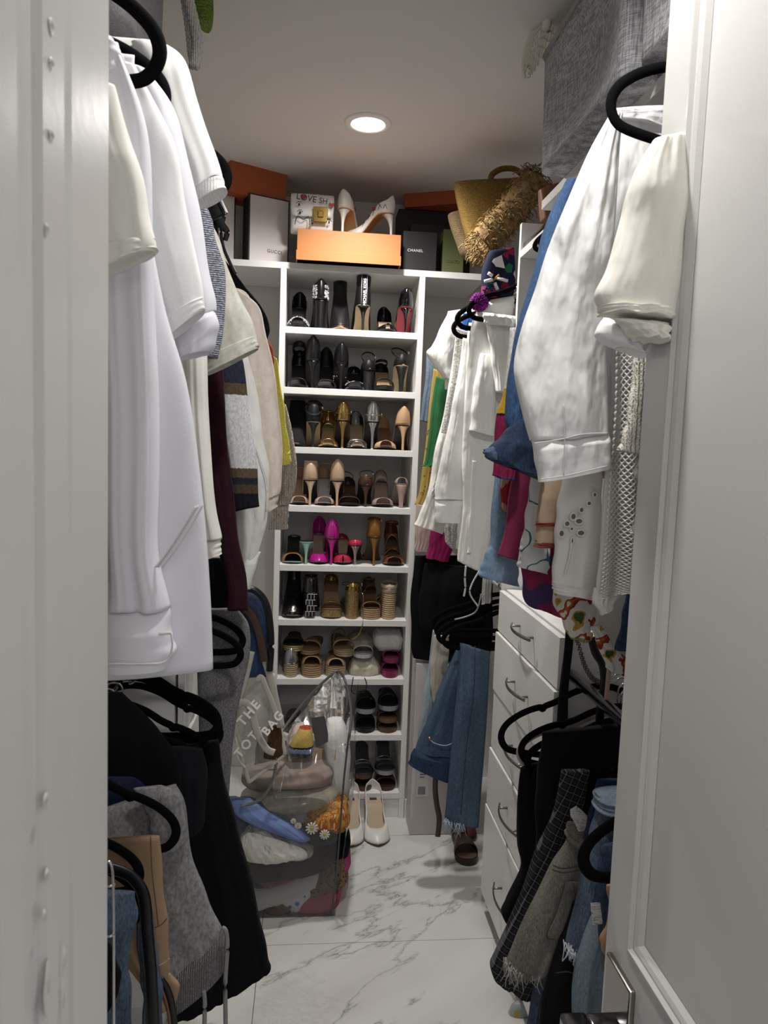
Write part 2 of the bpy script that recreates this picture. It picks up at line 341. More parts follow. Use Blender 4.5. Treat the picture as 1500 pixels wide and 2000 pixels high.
# ================================================================== fitted furniture
TX0, TX1 = -.150, .447; TOPZ = 2.352
tower = thing('shoe_tower', 'tall white open shelf tower filled with shoes at the end of the closet', 'shelves', ((TX0+TX1)/2, TF+.19, 0))
def P_(name, lo, hi, m=melam, par=None, b=.0015): return mesh(name, *boxg(lo, hi, b), m, par, smooth=False)
P_('side_panel', (TX0, TF, 0), (TX0+.024, YB, TOPZ), par=tower); P_('side_panel', (TX1-.024, TF, 0), (TX1, YB, TOPZ), par=tower)
P_('back_panel', (TX0+.024, YB-.012, .09), (TX1-.024, YB-.001, TOPZ), par=tower)
SH = [2.122, 1.876, 1.630, 1.384, 1.131, .895, .635, .384, .117]
for z in SH: P_('shelf', (TX0+.024, TF+.002, z-.027), (TX1-.024, YB-.012, z), par=tower)
P_('plinth', (TX0+.024, TF+.01, 0), (TX1-.024, TF+.03, .09), par=tower)
top = thing('top_shelf', 'white shelf board across the back wall carrying the designer boxes', 'shelf', (0, TF+.19, TOPZ))
P_('board', (-.46, TF, TOPZ), (.70, YB-.001, TOPZ+.026), par=top)
TZ = TOPZ+.026
for s, x0, x1 in (('left', XL, TX0), ('right', TX1, .70)):
    b = thing('corner_bay', 'empty dark bay of the wall unit just %s of the shoe tower' % s, 'cabinet', ((x0+x1)/2, YB, 0))
    P_('back_panel', (x0+.002, YB-.014, .02), (x1-.002, YB-.002, TOPZ), C('cfcdc9', .6), b)
    P_('base_board', (x0+.002, TF+.012, 0), (x1-.002, YB-.016, .075), melam, b)
    if s == 'right': P_('front_rail', (x0+.002, TF+.004, 0), (x1-.002, TF+.012, .085), melam, b)
# left and right top shelves along the side walls with the hanging rods
for s, x0, x1, ya, yb in (('left', XL, -.42, YF+.1, 2.0), ('right', .655, XR, YF+.4, 2.18)):
    t = thing('side_shelf', 'long white shelf above the clothes on the %s wall' % s, 'shelf', ((x0+x1)/2, ya, 2.38))
    P_('board', (x0+.001, ya, 2.362), (x1, yb, 2.388), par=t)
    xr = -.45 if s == 'left' else .69
    for z in ((2.325, 1.07)):
        r = thing('closet_rod', '%s chrome hanging rail along the %s wall' % ('upper' if z > 2 else 'lower', s), 'rod', (xr, 1.5, z))
        mesh('rail', *tube([(xr, YF+.1, z), (xr, (2.95 if s == 'left' else 2.429) if z > 2 else (1.925 if s == 'left' else 1.795), z)], .015, n=12, sm=False), chrome, r)
pl = thing('upright_panel', 'tall white upright panel with peg holes, right of the straw bags', 'panel', (.87, 2.44, 0))
P_('board', (.668, 2.43, 0), (XR-.001, 2.452, 2.40), par=pl)
for k in range(14): mesh('peg_hole', *tube([(.735, 2.4286, 2.21-.047*k), (.735, 2.431, 2.21-.047*k)], .004, n=8, sm=False), C('1a1a1a', .9), pl)
P_('shelf_board', (.668, 2.19, 2.285), (XR-.001, 2.429, 2.31), par=pl)
# ---- chests of drawers
def handle(x, y, z, w, s, par):
    """bowed bar pull on two posts; s = direction it sticks out along x"""
    pts = [(x+s*(.018+.020*(1-(2*k/6-1)**2)), y-w/2+w*k/6, z) for k in range(7)]
    g = merge(tube(pts, .006, .003, 8, 24), *[tube([(x, y+q*w*.36, z), (x+s*.029, y+q*w*.36, z)], .0035, n=8, sm=False) for q in (-1, 1)])
    return mesh('handle', *g, steel, par)
def chest(label, x_front, x_back, y0, y1, zs, outs, s, hw=.19):
    ch = thing('chest_of_drawers', label, 'drawers', ((x_front+x_back)/2, (y0+y1)/2, 0))
    xf = x_front - s*.004; lo, hi = min(xf, x_back), max(xf, x_back)
    P_('carcass', (lo, y0, .075), (hi, y1, zs[0]), par=ch)
    P_('plinth', (min(xf-s*.02, x_back), y0+.002, 0), (max(xf-s*.02, x_back), y1-.002, .075), C('d5d4d0', .5), ch)
    for k in range(len(zs)-1):
        a, b = zs[k+1]+.003, zs[k]-.003; o = outs[k]; xa = x_front+s*(.018+o); xb = x_front+s*o
        d = P_('drawer', (min(xa, xb), y0+.002, a), (max(xa, xb), y1-.002, b), par=ch)
        if o > .004: 
            P_('drawer_box', (min(xb, xb-s*(o+.003)), y0+.02, a+.03), (max(xb, xb-s*(o+.003)), y1-.02, b-.03), C('cfcdc8', .6), d, 0)
        handle(xa, (y0+y1)/2-.02, (a+b)/2+.01, hw, s, d)
    return ch
chest('white five-drawer chest with bowed steel pulls below the right-hand shirts', .675, XR-.001, 1.80, 2.42, [1.17, 1.025, .815, .612, .405, .075], [.003, .010, .006, .012, .016], -1)
chest('white chest with a bowed steel pull behind the left black hangers', -.345, XL+.001, 1.93, 2.35, [1.12, .85, .60, .36, .075], [.004, .012, .004, .004], 1, .15)
# ================================================================== shoes
WS = np.array([0, .03, .08, .16, .28, .45, .58, .70, .80, .88, .94, .975, 1.0])
WP = np.array([.004, .016, .0235, .0275, .0275, .0265, .0315, .0385, .0385, .030, .019, .010, .002])   # pointed toe
WR = np.array([.004, .016, .0235, .0275, .0275, .0275, .0335, .0405, .0420, .038, .030, .0215, .006])   # round toe
SGRID = np.concatenate([(1-np.cos(np.linspace(0, pi/2, 6)))*.16, np.linspace(.2, .8, 10), .84+.16*np.sin(np.linspace(0, pi/2, 8))])
class Last:
    """foot shape: heel at y=0, toe at +y, ground z=0"""
    def __init__(s, H, plat=.006, toe='point', L=.245, wk=1.0):
        s.H, s.p, s.L = H, plat, sqrt(max(L*L-(H*.95)**2, .03)); s.W = (WP if toe == 'point' else WR)*wk
    def w(s, t): return np.interp(t, WS, s.W)
    def z(s, t):
        t = np.asarray(t, float); k = np.clip((t-.2)/(.68-.2), 0, 1); k = k*k*(3-2*k)
        return s.p + s.H*(1-k) - .03*s.H*np.clip((.2-t)/.2, 0, 1)*-1 + .007*np.clip((t-.68)/.32, 0, 1)**2
    def y(s, t): return np.asarray(t)*s.L
def slab(l, d, t0=0., t1=1., wk=1.0, zoff=0., ground=False, flare=1.0):
    """solid of the sole outline from zoff down by d (or to the ground)"""
    T = SGRID[(SGRID >= t0-1e-6) & (SGRID <= t1+1e-6)]; rings = []
    for t in T:
        w = l.w(t)*wk; z = l.z(t)+zoff; zb = 0 if ground else z-d; y = l.y(t)
        rings.append([(-w, y, z), (w, y, z), (w*flare, y, zb), (-w*flare, y, zb)])
    return loft(rings)
def vamp(l, h_heel, h_mid, h_thr, s_thr, s0=0., s1=1., nv=9, arch=.016, wk=1.03):
    """closed upper between the sole edge and the top line; only the columns with s0<=s<=s1"""
    T = np.linspace(0, 1, 31)**1.0; T = T[(T >= s0-1e-6) & (T <= s1+1e-6)]
    def col(t, side):
        tt = t*s_thr; P = np.array([side*l.w(t)*wk, l.y(t), l.z(t)-.001])
        h = np.interp(t, [0, .03, .08, .16, .45, .8, 1], [h_heel*1.3, h_heel*1.26, h_heel*1.1, h_heel*.9, h_mid, h_thr, h_thr]) if s_thr > .55 else np.interp(t, [0, .12, .45, .8, 1], [h_heel, h_heel*.96, h_mid, h_thr, h_thr])
        sh = 1-.55*max(0, (t-.8)/.2)**2 if t > .8 else 1
        Q = np.array([side*l.w(min(tt, .70))*(.93-(.4*np.clip((.10-t)/.10, 0, 1) if s_thr > .55 else 0))*sh*(1 if t < .995 else 0), l.y(tt)+(.003 if t < .1 else 0), l.z(tt)+h])
        r = []
        for k in range(nv):
            v = k/(nv-1); X = P+(Q-P)*v; b = sin(pi*v); g = np.clip((t-.55)/.4, 0, 1)
            X[0] *= 1+.07*b*(1-g); X[2] += arch*b*g; X[1] -= .006*b*np.clip((.12-t)/.12, 0, 1); r.append(X)
        return r
    seq = [(t, 1) for t in T]
    if s1 >= 1: seq += [(t, -1) for t in T[::-1][1:]]
    closed = s0 <= 0 and s1 >= 1
    if s1 < 1: seq = [(t, -1) for t in T[::-1]] + [(t, 1) for t in T[1 if s0 <= 0 else 0:]]
    rings = [col(*c) for c in seq]
    V = np.concatenate(rings); n = len(rings); Fc = gridf(n, nv)
    if closed: Fc += [((n-1)*nv+j, (n-1)*nv+j+1, j+1, j) for j in range(nv-1)]
    return V, Fc
def band(l, s0, s1, h, skew=0., n=13, m=4, wk=1.04, edge=0.):
    V = []
    for i in range(m):
        for j in range(n):
            u = -1+2*j/(n-1); t = s0+(s1-s0)*i/(m-1)+skew*u; a = u*pi/2
            V.append((l.w(t)*wk*np.sign(u)*abs(sin(a))**.8, l.y(t)+edge*cos(a)*(1 if i else -1), l.z(t)-.002+h*cos(a)**.75))
    return np.array(V), gridf(m, n)
def heelg(l, kind):
    top, out = l.H+l.p, []
    rx = {'stiletto': (.0245, .013, .0062, .0052, .0050), 'block': (.026, .023, .0215, .0215, .022), 'cone': (.026, .020, .013, .010, .009), 'flare': (.025, .020, .019, .021, .024)}[kind]
    cy = {'stiletto': (.026, .015, .009, .0075, .0075), 'block': (.026, .024, .022, .021, .021), 'cone': (.026, .019, .014, .012, .012), 'flare': (.026, .022, .02, .02, .02)}[kind]
    for r, c, z in zip(rx, cy, (1.0, .80, .5, .2, 0)):
        k = 1.0 if kind in ('stiletto', 'cone') else .82
        out.append([(r*cos(a)*1.0, c+r*k*sin(a), max(0, top*z-(.003 if z == 1 else 0))) for a in np.linspace(0, 2*pi, 16, endpoint=False)])
    R = [catmull([o[j] for o in out], 12) for j in range(16)]
    return loft([[R[j][k] for j in range(16)] for k in range(12)][::-1])
def mk(o, x, y, z, toe_out, rz=0): 
    o.location = (x, y, z); o.rotation_euler = (0, 0, (pi if toe_out else 0)+rz)
SHOE_G = 'shoes in the white shelf tower'
def shoe(name, label, x, front, z, out, kind='pump', H=.095, up='0b0b0d', sole='1a1513', ins='b49a7c', heel=None, hk='stiletto', plat=.006, toe='point',
         um=None, hm=None, straps=(), ankle=None, counter=None, tag=None, rz=0, L=.245, wk=1.08, sm=None, shaft=None, throat=.69, extra=None, rough=.35, soleu=None, peep=False, cat='shoe', hh=.055, group=SHOE_G):
    """one shoe; front = y of its end nearest the viewer; out = toe towards the viewer"""
    l = Last(H, plat, toe, L, wk); o = thing(name, label, cat, (0, 0, 0), group)
    um = um or C(up, rough); hm = hm or (C(heel, rough) if heel else um); sm = sm or C(sole, .5); im = C(ins, .6)
    add = lambda nm, g, m, par=o, **k: mesh(nm, *g, m, par, world=False, **k)
    if plat > .015 or kind == 'wedge': add('platform', slab(l, plat-.002, ground=(kind == 'wedge'), wk=1.04, zoff=-.001, flare=.94), hm, smooth=False)
    else: add('sole', slab(l, .0045, wk=1.02), sm, smooth=False)
    add('insole', slab(l, .002, wk=.95, zoff=.0028), im, smooth=False)
    if kind in ('pump', 'sandal', 'mule', 'boot') and H > .02: add('heel', heelg(l, hk), hm)
    if kind == 'pump' or kind == 'boot':
        if peep: solid(add('upper', vamp(l, hh, hh*.75, .030, throat, s1=.94), um), .0018)
        elif kind == 'pump': solid(add('upper', vamp(l, hh, hh*.62, .026, throat), um), .0018)
    if kind == 'boot':
        V, Fc = vamp(l, .07, .085, .075, .5, arch=.012); hs = shaft or .10
        nv = 9; n = len(V)//nv; rim = V.reshape(n, nv, 3)[:, -1]; rows = [V.reshape(n, nv, 3)[:, k] for k in range(nv)]
        cy = .050; zt = H+plat+.07
        for k in range(1, 8):
            f = k/7; row = []
            for i in range(n):
                a = math.atan2(rim[i][0]*1.4, (rim[i][1]-cy)); g = min(1, f*1.7); sp = 1+.02*sin(5*a+k)*f
                E = np.array([.029*sin(a)*sp, cy-.004*f+.040*cos(a)*sp, zt+hs*f]); q = rim[i]*(1-g)+E*g; q[2] = rim[i][2]*(1-f)+E[2]*f; row.append(q)
            rows.append(np.array(row))
        solid(add('upper', loft(rows, False, False), um), .002)
    if counter: solid(add('heel_counter', vamp(l, counter, counter*.55, .02, .62, s1=.27), um), .002)
    for st in straps:
        a, b, h = st[:3]; sk = st[3] if len(st) > 3 else 0; m = st[4] if len(st) > 4 else um
        solid(add('strap', band(l, a, b, h, sk), m), .002)
    if ankle:
        zc, rr = ankle[:2]; m = ankle[2] if len(ankle) > 2 and ankle[2] else um; th = ankle[3] if len(ankle) > 3 else .004; lean = ankle[4] if len(ankle) > 4 else 0
        pts = [(rr*.85*cos(a)+lean*.5*(1+sin(a)), .045+rr*1.15*sin(a), H+plat+(zc+(counter or .03)*1.1)/2+(zc+.012-(counter or .03)*1.1)/2*sin(a)) for a in np.linspace(0, 2*pi, 12, endpoint=False)]
        s = add('ankle_strap', tube(pts, th, .0012, 6, closed=True), m)
        zb = H+plat+(zc+(counter or .03)*1.1)/2; add('buckle', boxg((rr*.83-.003, .035, zb-.006), (rr*.83+.003, .05, zb+.006), .001), C('b9b4a8', .25, 1), s)
    if tag: add('brand_label', slab(l, .0006, .08, .22, .42, .0038), C(tag, .4), smooth=False)
    if extra: extra(o, l, add, um)
    y = front + (l.L if out else .004); mk(o, x, y, z, out, rz); return o
def gems(a0, a1, n, m, h=.03, size=.0035, heelc=None):
    def f(o, l, add, um):
        r = random.Random(n); G = []
        for k in range(n):
            if heelc: a = r.uniform(-2.2, 2.2); t = abs(a)*.09; p = (l.w(max(t, .03))*1.05*np.sign(a), l.y(t)-.004*cos(a), l.z(t)+r.uniform(*heelc))
            else:
                u = r.uniform(-1, 1); t = r.uniform(a0, a1); p = (l.w(t)*1.05*sin(u*pi/2), l.y(t), l.z(t)+h*cos(u*pi/2)**.7+.002)
            s = size*r.uniform(.6, 1.3); v = np.array([(1, 0, 0), (-1, 0, 0), (0, 1, 0), (0, -1, 0), (0, 0, 1), (0, 0, -1)])*s+np.array(p)
            G.append((v, [(0, 2, 4), (2, 1, 4), (1, 3, 4), (3, 0, 4), (2, 0, 5), (1, 2, 5), (3, 1, 5), (0, 3, 5)]))
        add('crystal_trim', merge(*G), m, smooth=False, kind='stuff')
    return f
def both(*fs):
    def f(*a):
        for q in fs: q(*a)
    return f
crystal = plain('rhinestone', 'f4f4f8', .08, .6); gold = plain('gold_leather', 'b08f4c', .22, .9); silver = plain('silver_leather', 'b6b8bc', .2, .9)
glit = plain('gold_glitter', 'b79a62', .35, .6, bs=(420, 1.0), col2='7c6437', cs=160); rope = layered('jute_rope', '7a6040', 'b3946a', 34); rope2 = layered('pale_jute', '86704e', 'bfa47c', 34)
patent = plain('black_patent', '070708', .08, coat=1); suede = plain('beige_suede', 'c79c70', .95, bs=(300, .3)); mauve = plain('mauve_leather', 'a58a80', .45)
clearv = film('clear_vinyl_strap', 'eef0f0', 1.6, 20, .2)
def sx(px, i): return at(px, 900, TF+.03)[0] + (at(750, [640, 760, 878, 990, 1105, 1212, 1328, 1440, 1550][i], TF+.03)[0]-at(750, 900, TF+.03)[0])
F0 = TF+.012
def put(i, px, label, out, dy=.0, dz=0, **k):
    return shoe(k.pop('name', 'shoe'), label, sx(px, i), F0+dy, SH[i]+.0008+dz, out, **k)
# shelf 1 -----------------------------------------------------------------
def lettered(o, l, add, um):
    zt = l.H+l.p-.012
    st = add('logo_strap', boxg((-.0125, -.0125, zt), (.0125, .002, zt+.130), .0005), C('0a0a0a', .8))
    for q in (-.0115, .0115): add('white_edge', boxg((q-.0006, -.0131, zt), (q+.0006, -.0124, zt+.130), 0), C('e8e8e8', .7), st)
    t = text(None, 'MICHAEL KORS', C('f0f0f0', .7), (.0075, -.0129, zt+.006), (0, 0, 1), (-1, 0, 0), .0158, 'lettering', .0004, off=.0004); t.parent = st
put(0, 585, 'black mule with a crystal toe band, toe out, leftmost on the top shoe shelf', 1, kind='sandal', name='high_heel', H=.10, up='0a0a0c', ins='0c0c0e', tag='c9c9c9', straps=((.66, .92, .034),), counter=.06, extra=both(gems(.72, .92, 130, crystal, .034), gems(0, 0, 60, crystal, heelc=(.02, .055))))
put(0, 627, 'black block heel with a crystal counter, heel out, second on the top shoe shelf', 0, name='high_heel', H=.115, hk='block', up='0a0a0c', extra=gems(0, 0, 130, crystal, heelc=(.0, .055), size=.004), hh=.06)
put(0, 666, 'black pointed sock bootie, toe out, third on the top shoe shelf', 1, kind='boot', name='ankle_boot', H=.095, um=blacks, shaft=.055, sole='b58e66', dy=.0)
put(0, 709, 'black sock bootie with a white-lettered strap up its back, heel out', 0, kind='boot', name='ankle_boot', H=.10, um=blacks, sole='c0a274', shaft=.055, extra=lettered)
put(0, 757, 'black-edged mesh flat with a tan insole, toe out on the top shoe shelf', 1, kind='sandal', name='flat_shoe', H=.062, up='101012', ins='d0b48a', straps=((.70, .98, .026),), counter=.058, rough=.15)
put(0, 791, 'black patent stiletto with red sole, right end of the top shoe shelf', 0, name='high_heel', H=.10, um=patent, sole='a01226', sm=C('a81428', .3), hh=.06)
# shelf 2
put(1, 583, 'black ankle-strap sandal with gold buckle, toe out, leftmost on the second shelf', 1, kind='sandal', name='heeled_sandal', H=.10, up='0b0b0d', ins='101012', tag='b8b8b8', straps=((.72, .88, .034),), counter=.055, ankle=(.085, .034, None, .012, 0))
put(1, 611, 'black stiletto with a high counter, heel out, second on the second shoe shelf', 0, name='high_heel', H=.11, up='0c0c0e', hh=.075, rough=.3)
put(1, 638, 'black satin sandal with an upright heel tab, toe out on the second shelf', 1, kind='sandal', name='heeled_sandal', H=.10, um=blacks, ins='0f0f11', tag='a8a8a8', straps=((.72, .86, .032),), counter=.07)
put(1, 666, 'black stiletto with crystals down its thin heel, heel out on the second shelf', 0, name='high_heel', H=.10, up='0b0b0d', hh=.065, extra=gems(.0, .0, 12, crystal, heelc=(-.07, -.05), size=.002))
def dangling(o, l, add, um):
    pts = [(-.028, .09, .085), (-.045, .15, .07), (-.055, .195, .035), (-.058, .232, .012), (-.060, .2345, -.012)]
    add('ankle_strap', tube(pts, .0035, .0015, 6), C('3b3b3f', .15, .8)); add('buckle', boxg((-.066, .230, -.020), (-.054, .236, -.008), .001), C('2a2a2c', .2, .8))
put(1, 695, 'low black sandal edged with rhinestones, its ankle strap hanging over the shelf edge', 1, kind='sandal', name='heeled_sandal', H=.075, um=patent, ins='101012', tag='9a9a9a', straps=((.72, .90, .030),), counter=.03, extra=both(gems(.715, .74, 60, crystal, .031, .0026), dangling), dy=.0)
put(1, 720, 'black block-heel sandal, heel out in front of looped ankle straps', 0, kind='sandal', name='heeled_sandal', H=.085, hk='block', um=blacks, counter=.03, straps=((.7, .85, .03),), ankle=(.075, .034, None, .003), dy=.03)
put(1, 750, 'black platform sandal with a thick toe strap, toe out on the second shelf', 1, kind='sandal', name='heeled_sandal', H=.075, plat=.018, toe='round', um=blacks, ins='b08c62', counter=.035, straps=((.66, .94, .035),), ankle=(.045, .032, None, .006))
put(1, 783, 'black block-heel platform with beige sole, right end of the second shelf', 0, kind='sandal', name='heeled_sandal', H=.105, hk='cone', um=blacks, sole='b89a70', counter=.035, straps=((.66, .92, .035),), ankle=(.075, .036, None, .003, -.02))
# shelf 3
def fringe(o, l, add, um):
    G = []; r = random.Random(4)
    for k in range(46):
        a = -2.6+5.2*k/45; c = (.030*sin(a), .06+.05*cos(a)); G.append(tube([(c[0], c[1], .20), (c[0]*1.2, c[1]+.006, .14), (c[0]*1.25+r.uniform(-.003, .003), c[1]+.012, .06+r.uniform(0, .02))], .0022, n=4, m=4))
    add('fringe', merge(*G), um, smooth=False, kind='stuff')
put(2, 578, 'black fringed bootie, toe out, leftmost on the third shoe shelf', 1, kind='boot', name='ankle_boot', H=.09, um=plain('black_suede', '0b0b0c', .95), shaft=.03, extra=fringe)
put(2, 611, 'black bootie with a bow at the ankle, heel out on the third shelf', 0, kind='boot', name='ankle_boot', H=.10, um=blacks, sole='a89070', shaft=.012, ankle=(.085, .044, None, .005))
put(2, 641, 'metallic gold strappy sandal, toe out on the third shoe shelf', 1, kind='sandal', name='heeled_sandal', H=.095, um=gold, ins='a8885c', heel=None, straps=((.78, .92, .030), (.42, .47, .06)), counter=.05, ankle=(.05, .036, gold, .003))
put(2, 668, 'metallic gold stiletto, heel out on the third shoe shelf', 0, name='high_heel', H=.11, um=gold, hh=.06, ankle=(.04, .042, gold, .0025))
put(2, 698, 'silver-edged clear sandal, toe out on the third shoe shelf', 1, kind='sandal', name='heeled_sandal', H=.095, um=clearv, hm=silver, ins='a88e72', tag='cfcfcf', straps=((.74, .78, .034, 0, silver), (.90, .94, .022, 0, silver), (.78, .90, .030)), counter=.05)
put(2, 726, 'metallic silver stiletto with clear sides, heel out on the third shelf', 0, name='high_heel', H=.11, um=silver, hh=.065, ankle=(.03, .048, silver, .002))
put(2, 753, 'beige suede mule with a square toe band, toe out on the third shelf', 1, kind='mule', name='mule', H=.085, um=suede, ins='7d5a3e', toe='round', straps=((.72, .97, .030),), counter=.05)
put(2, 786, 'beige suede stiletto, heel out at the right end of the third shelf', 0, name='high_heel', H=.10, um=suede, hh=.06)
# shelf 4
nude = plain('nude_leather', 'c9a586', .4); nude2 = plain('nude_patent', 'c8a787', .2, coat=.5); brown = plain('brown_leather', '4a2c1c', .4)
put(3, 583, 'nude barely-there sandal, toe out, partly behind the beige knit sleeve', 1, kind='sandal', name='heeled_sandal', H=.095, um=nude, ins='a98468', straps=((.80, .91, .030),), counter=.04)
put(3, 604, 'nude pump with a clear zipped back, heel out on the fourth shelf', 0, kind='boot', name='high_heel', H=.10, um=nude2, shaft=.012)
put(3, 633, 'nude sandal with pale insole and thin toe band, toe out, fourth shelf', 1, kind='sandal', name='heeled_sandal', H=.095, um=nude, ins='b5acaa', straps=((.80, .90, .030),), counter=.05, ankle=(.07, .034, nude, .0025))
put(3, 657, 'nude patent stiletto with a pointed back, heel out on the fourth shelf', 0, name='high_heel', H=.10, um=nude2, hh=.07)
put(3, 682, 'brown strappy sandal with crossed bands, toe out on the fourth shelf', 1, kind='sandal', name='heeled_sandal', H=.07, um=brown, ins='53301f', toe='round', straps=((.60, .66, .04, .08), (.60, .66, .04, -.08), (.74, .80, .034, .05), (.74, .80, .034, -.05)), counter=.03, ankle=(.06, .036, brown, .002, .02))
put(3, 713, 'brown thin-heeled sandal with looped ankle strap, heel out on the fourth shelf', 0, kind='sandal', name='heeled_sandal', H=.085, um=brown, sole='0d0b0a', counter=.035, straps=((.70, .80, .035),), ankle=(.055, .038, brown, .002, .01))
put(3, 748, 'mauve two-band mule with a block of bare insole, toe out on the fourth shelf', 1, kind='mule', name='mule', H=.09, plat=.008, toe='round', um=mauve, ins='9b8374', straps=((.78, .95, .030), (.26, .42, .062)))
put(3, 783, 'mauve mule on a slim heel, heel out at the right end of the fourth shelf', 0, kind='mule', name='mule', H=.092, plat=.008, toe='round', um=mauve, hk='cone', ins='8d6f64', sole='8f8470', straps=((.72, .95, .032), (.04, .2, .03)))
# shelf 5
mint = plain('mint_patent', '8fbcae', .25); tan = plain('tan_suede', '9a6a34', .8); pink = plain('hot_pink_patent', 'c2148f', .15, coat=.6); coral = plain('coral_red_patent', 'd0264a', .15, coat=.6); cognac = plain('cognac_leather', '8a5a1c', .3)
put(4, 569, 'tan open-toe mule with a mint edge and black insole, toe out on the fifth shelf', 1, kind='mule', name='mule', H=.085, toe='round', um=tan, hm=mint, ins='0e0e10', tag='d0d0d0', straps=((.64, .93, .036),), sm=mint)
put(4, 595, 'mint green mule on a thin heel, heel out on the fifth shelf', 0, kind='mule', name='mule', H=.088, toe='round', um=mint, sm=mint, ins='0e0e10', straps=((.66, .9, .036),))
put(4, 621, 'hot pink pointed slingback, toe out on the fifth shelf', 1, name='high_heel', H=.10, um=pink, ins='8d7862', tag='d8d8d8', hh=.06)
put(4, 645, 'hot pink patent stiletto, heel out on the fifth shelf', 0, name='high_heel', H=.105, um=pink, sole='5a1f33', hh=.065)
put(4, 668, 'coral red pointed mule, toe out on the fifth shelf', 1, kind='mule', name='mule', H=.075, um=coral, ins='a08a70', straps=((.62, .995, .032),), counter=.02, sm=C('2a1016', .4))
put(4, 692, 'coral red mule with a crystal-covered heel, heel out on the fifth shelf', 0, kind='mule', name='mule', H=.078, um=coral, hm=C('b9b2a6', .2, .8), straps=((.62, .995, .032),), counter=.018, dy=.0)
put(4, 729, 'cognac high sandal with ankle ties, heel out on the fifth shelf', 0, kind='sandal', name='heeled_sandal', H=.115, um=cognac, sole='4b3626', counter=.06, straps=((.7, .78, .03), (.82, .9, .03)), ankle=(.07, .036, cognac, .006))
put(4, 770, 'copper strappy gladiator sandal, toe out at the right end of the fifth shelf', 1, kind='sandal', name='heeled_sandal', H=.09, um=plain('copper_leather', '8c5430', .25, .5), ins='4a3220', toe='round', straps=((.82, .95, .03), (.70, .74, .036, .06), (.70, .74, .036, -.06), (.55, .59, .05, .08), (.55, .59, .05, -.08), (.38, .42, .062, .06), (.38, .42, .062, -.06)), counter=.06, ankle=(.075, .036, None, .006))
# shelf 6
put(5, 567, 'black crocodile-look bootie with a square toe, leftmost on the sixth shelf', 1, kind='boot', name='ankle_boot', H=.065, toe='round', um=plain('black_croc', '0a0a0b', .2, bs=(60, .8)), shaft=.05)
grid_m = None
def lattice(o, l, add, um):
    G = []
    for z in (.02, .045, .07, .095):
        for q in range(3): x0 = -.02+.014*q+(.007 if int(z*1000) % 2 else 0); G += [boxg((x0, -.0028, z-.009), (x0+.0018, -.0012, z+.012), 0), boxg((x0, -.0028, z+.011), (x0+.013, -.0012, z+.0128), 0)]
    add('white_pattern', merge(*G), C('d8d8dc', .5), smooth=False)
put(5, 602, 'black boot with white angular pattern on its block heel, sixth shelf', 0, kind='boot', name='ankle_boot', H=.10, hk='block', um=patent, shaft=.004, extra=lattice)
put(5, 645, 'gold glitter platform sandal with a tan insole, toe out on the sixth shelf', 1, kind='sandal', name='platform_sandal', counter=.03, H=.085, plat=.034, toe='round', hm=glit, hk='block', um=gold, ins='8a6a48', straps=((.66, .74, .032),), ankle=(.03, .036, gold, .0025))
put(5, 686, 'gold glitter wedge sandal with a loose strap, heel out on the sixth shelf', 0, kind='wedge', name='wedge_sandal', counter=.03, H=.085, plat=.034, toe='round', hm=glit, um=gold, ins='8a6a48', straps=((.66, .74, .032),), ankle=(.02, .048, gold, .0025, -.01),
    extra=lambda o, l, add, um: add('loose_strap', tube([(.03, .03, .125), (.044, -.002, .10), (.046, -.006, .02), (.044, -.018, -.02), (.03, -.024, -.06), (.0, -.022, -.085)], .003, .0012, 6), gold))
put(5, 724, 'tan platform espadrille with crossed straps, toe out on the sixth shelf', 1, kind='wedge', name='wedge_sandal', counter=.04, H=.05, plat=.042, toe='round', hm=rope, um=plain('tan_leather', '7c5c3c', .5), ins='6d5238', straps=((.70, .92, .03), (.4, .46, .06, .12)), ankle=(.05, .034, None, .005))
put(5, 759, 'tall jute wedge with a pale back strap, right end of the sixth shelf', 0, kind='wedge', name='wedge_sandal', counter=.03, H=.075, plat=.04, toe='round', hm=rope2, um=plain('pale_beige_leather', 'b9a68a', .5), ins='8a7355', straps=((.70, .92, .03),), ankle=(.03, .042, None, .009))
# shelf 7
blackm = plain('black_leather_2', '121214', .4)
put(6, 562, 'silver slip-on with a layered jute sole, heel out on the seventh shelf', 0, kind='wedge', name='flat_shoe', H=.012, plat=.045, toe='round', hm=rope2, um=silver, ins='26262a', counter=.055, straps=((.6, .98, .05),))
put(6, 566, 'black slide on a jute sole, lying on top of the silver slip-on', 1, dz=.111, dy=.01, kind='wedge', name='slide_sandal', H=.004, plat=.02, toe='round', hm=rope, um=blackm, ins='1b1b1b', straps=((.55, .85, .032),))
put(6, 604, 'tan slide on a thick jute platform, toe out on the seventh shelf', 1, kind='wedge', name='slide_sandal', H=.012, plat=.045, toe='round', hm=rope, um=plain('tan_canvas', 'a07a4e', .6), ins='8a6a46', straps=((.55, .93, .042),))
put(6, 617, 'tan slide lying askew on top of the jute platform slide', 1, dz=.093, dy=.02, kind='wedge', name='slide_sandal', H=.004, plat=.016, toe='round', hm=rope, um=plain('camel_leather', '9a744a', .5), ins='8a6a46', straps=((.5, .8, .036),), rz=-.2)
put(6, 652, 'tan espadrille on a jute platform, toe out, just behind the clear bag peak', 1, kind='wedge', name='wedge_sandal', H=.012, plat=.04, toe='round', hm=rope2, um=plain('sand_canvas', 'a58562', .7), ins='8a6a46', straps=((.58, .95, .038),))
put(6, 655, 'beige strappy espadrille lying on top of its pair, seventh shelf', 1, dz=.086, dy=.02, kind='wedge', name='wedge_sandal', H=.012, plat=.028, toe='round', hm=rope2, um=plain('beige_nubuck', 'a48668', .8), ins='8a6a46', straps=((.55, .8, .036), (.3, .36, .05, .1)), rz=.15)
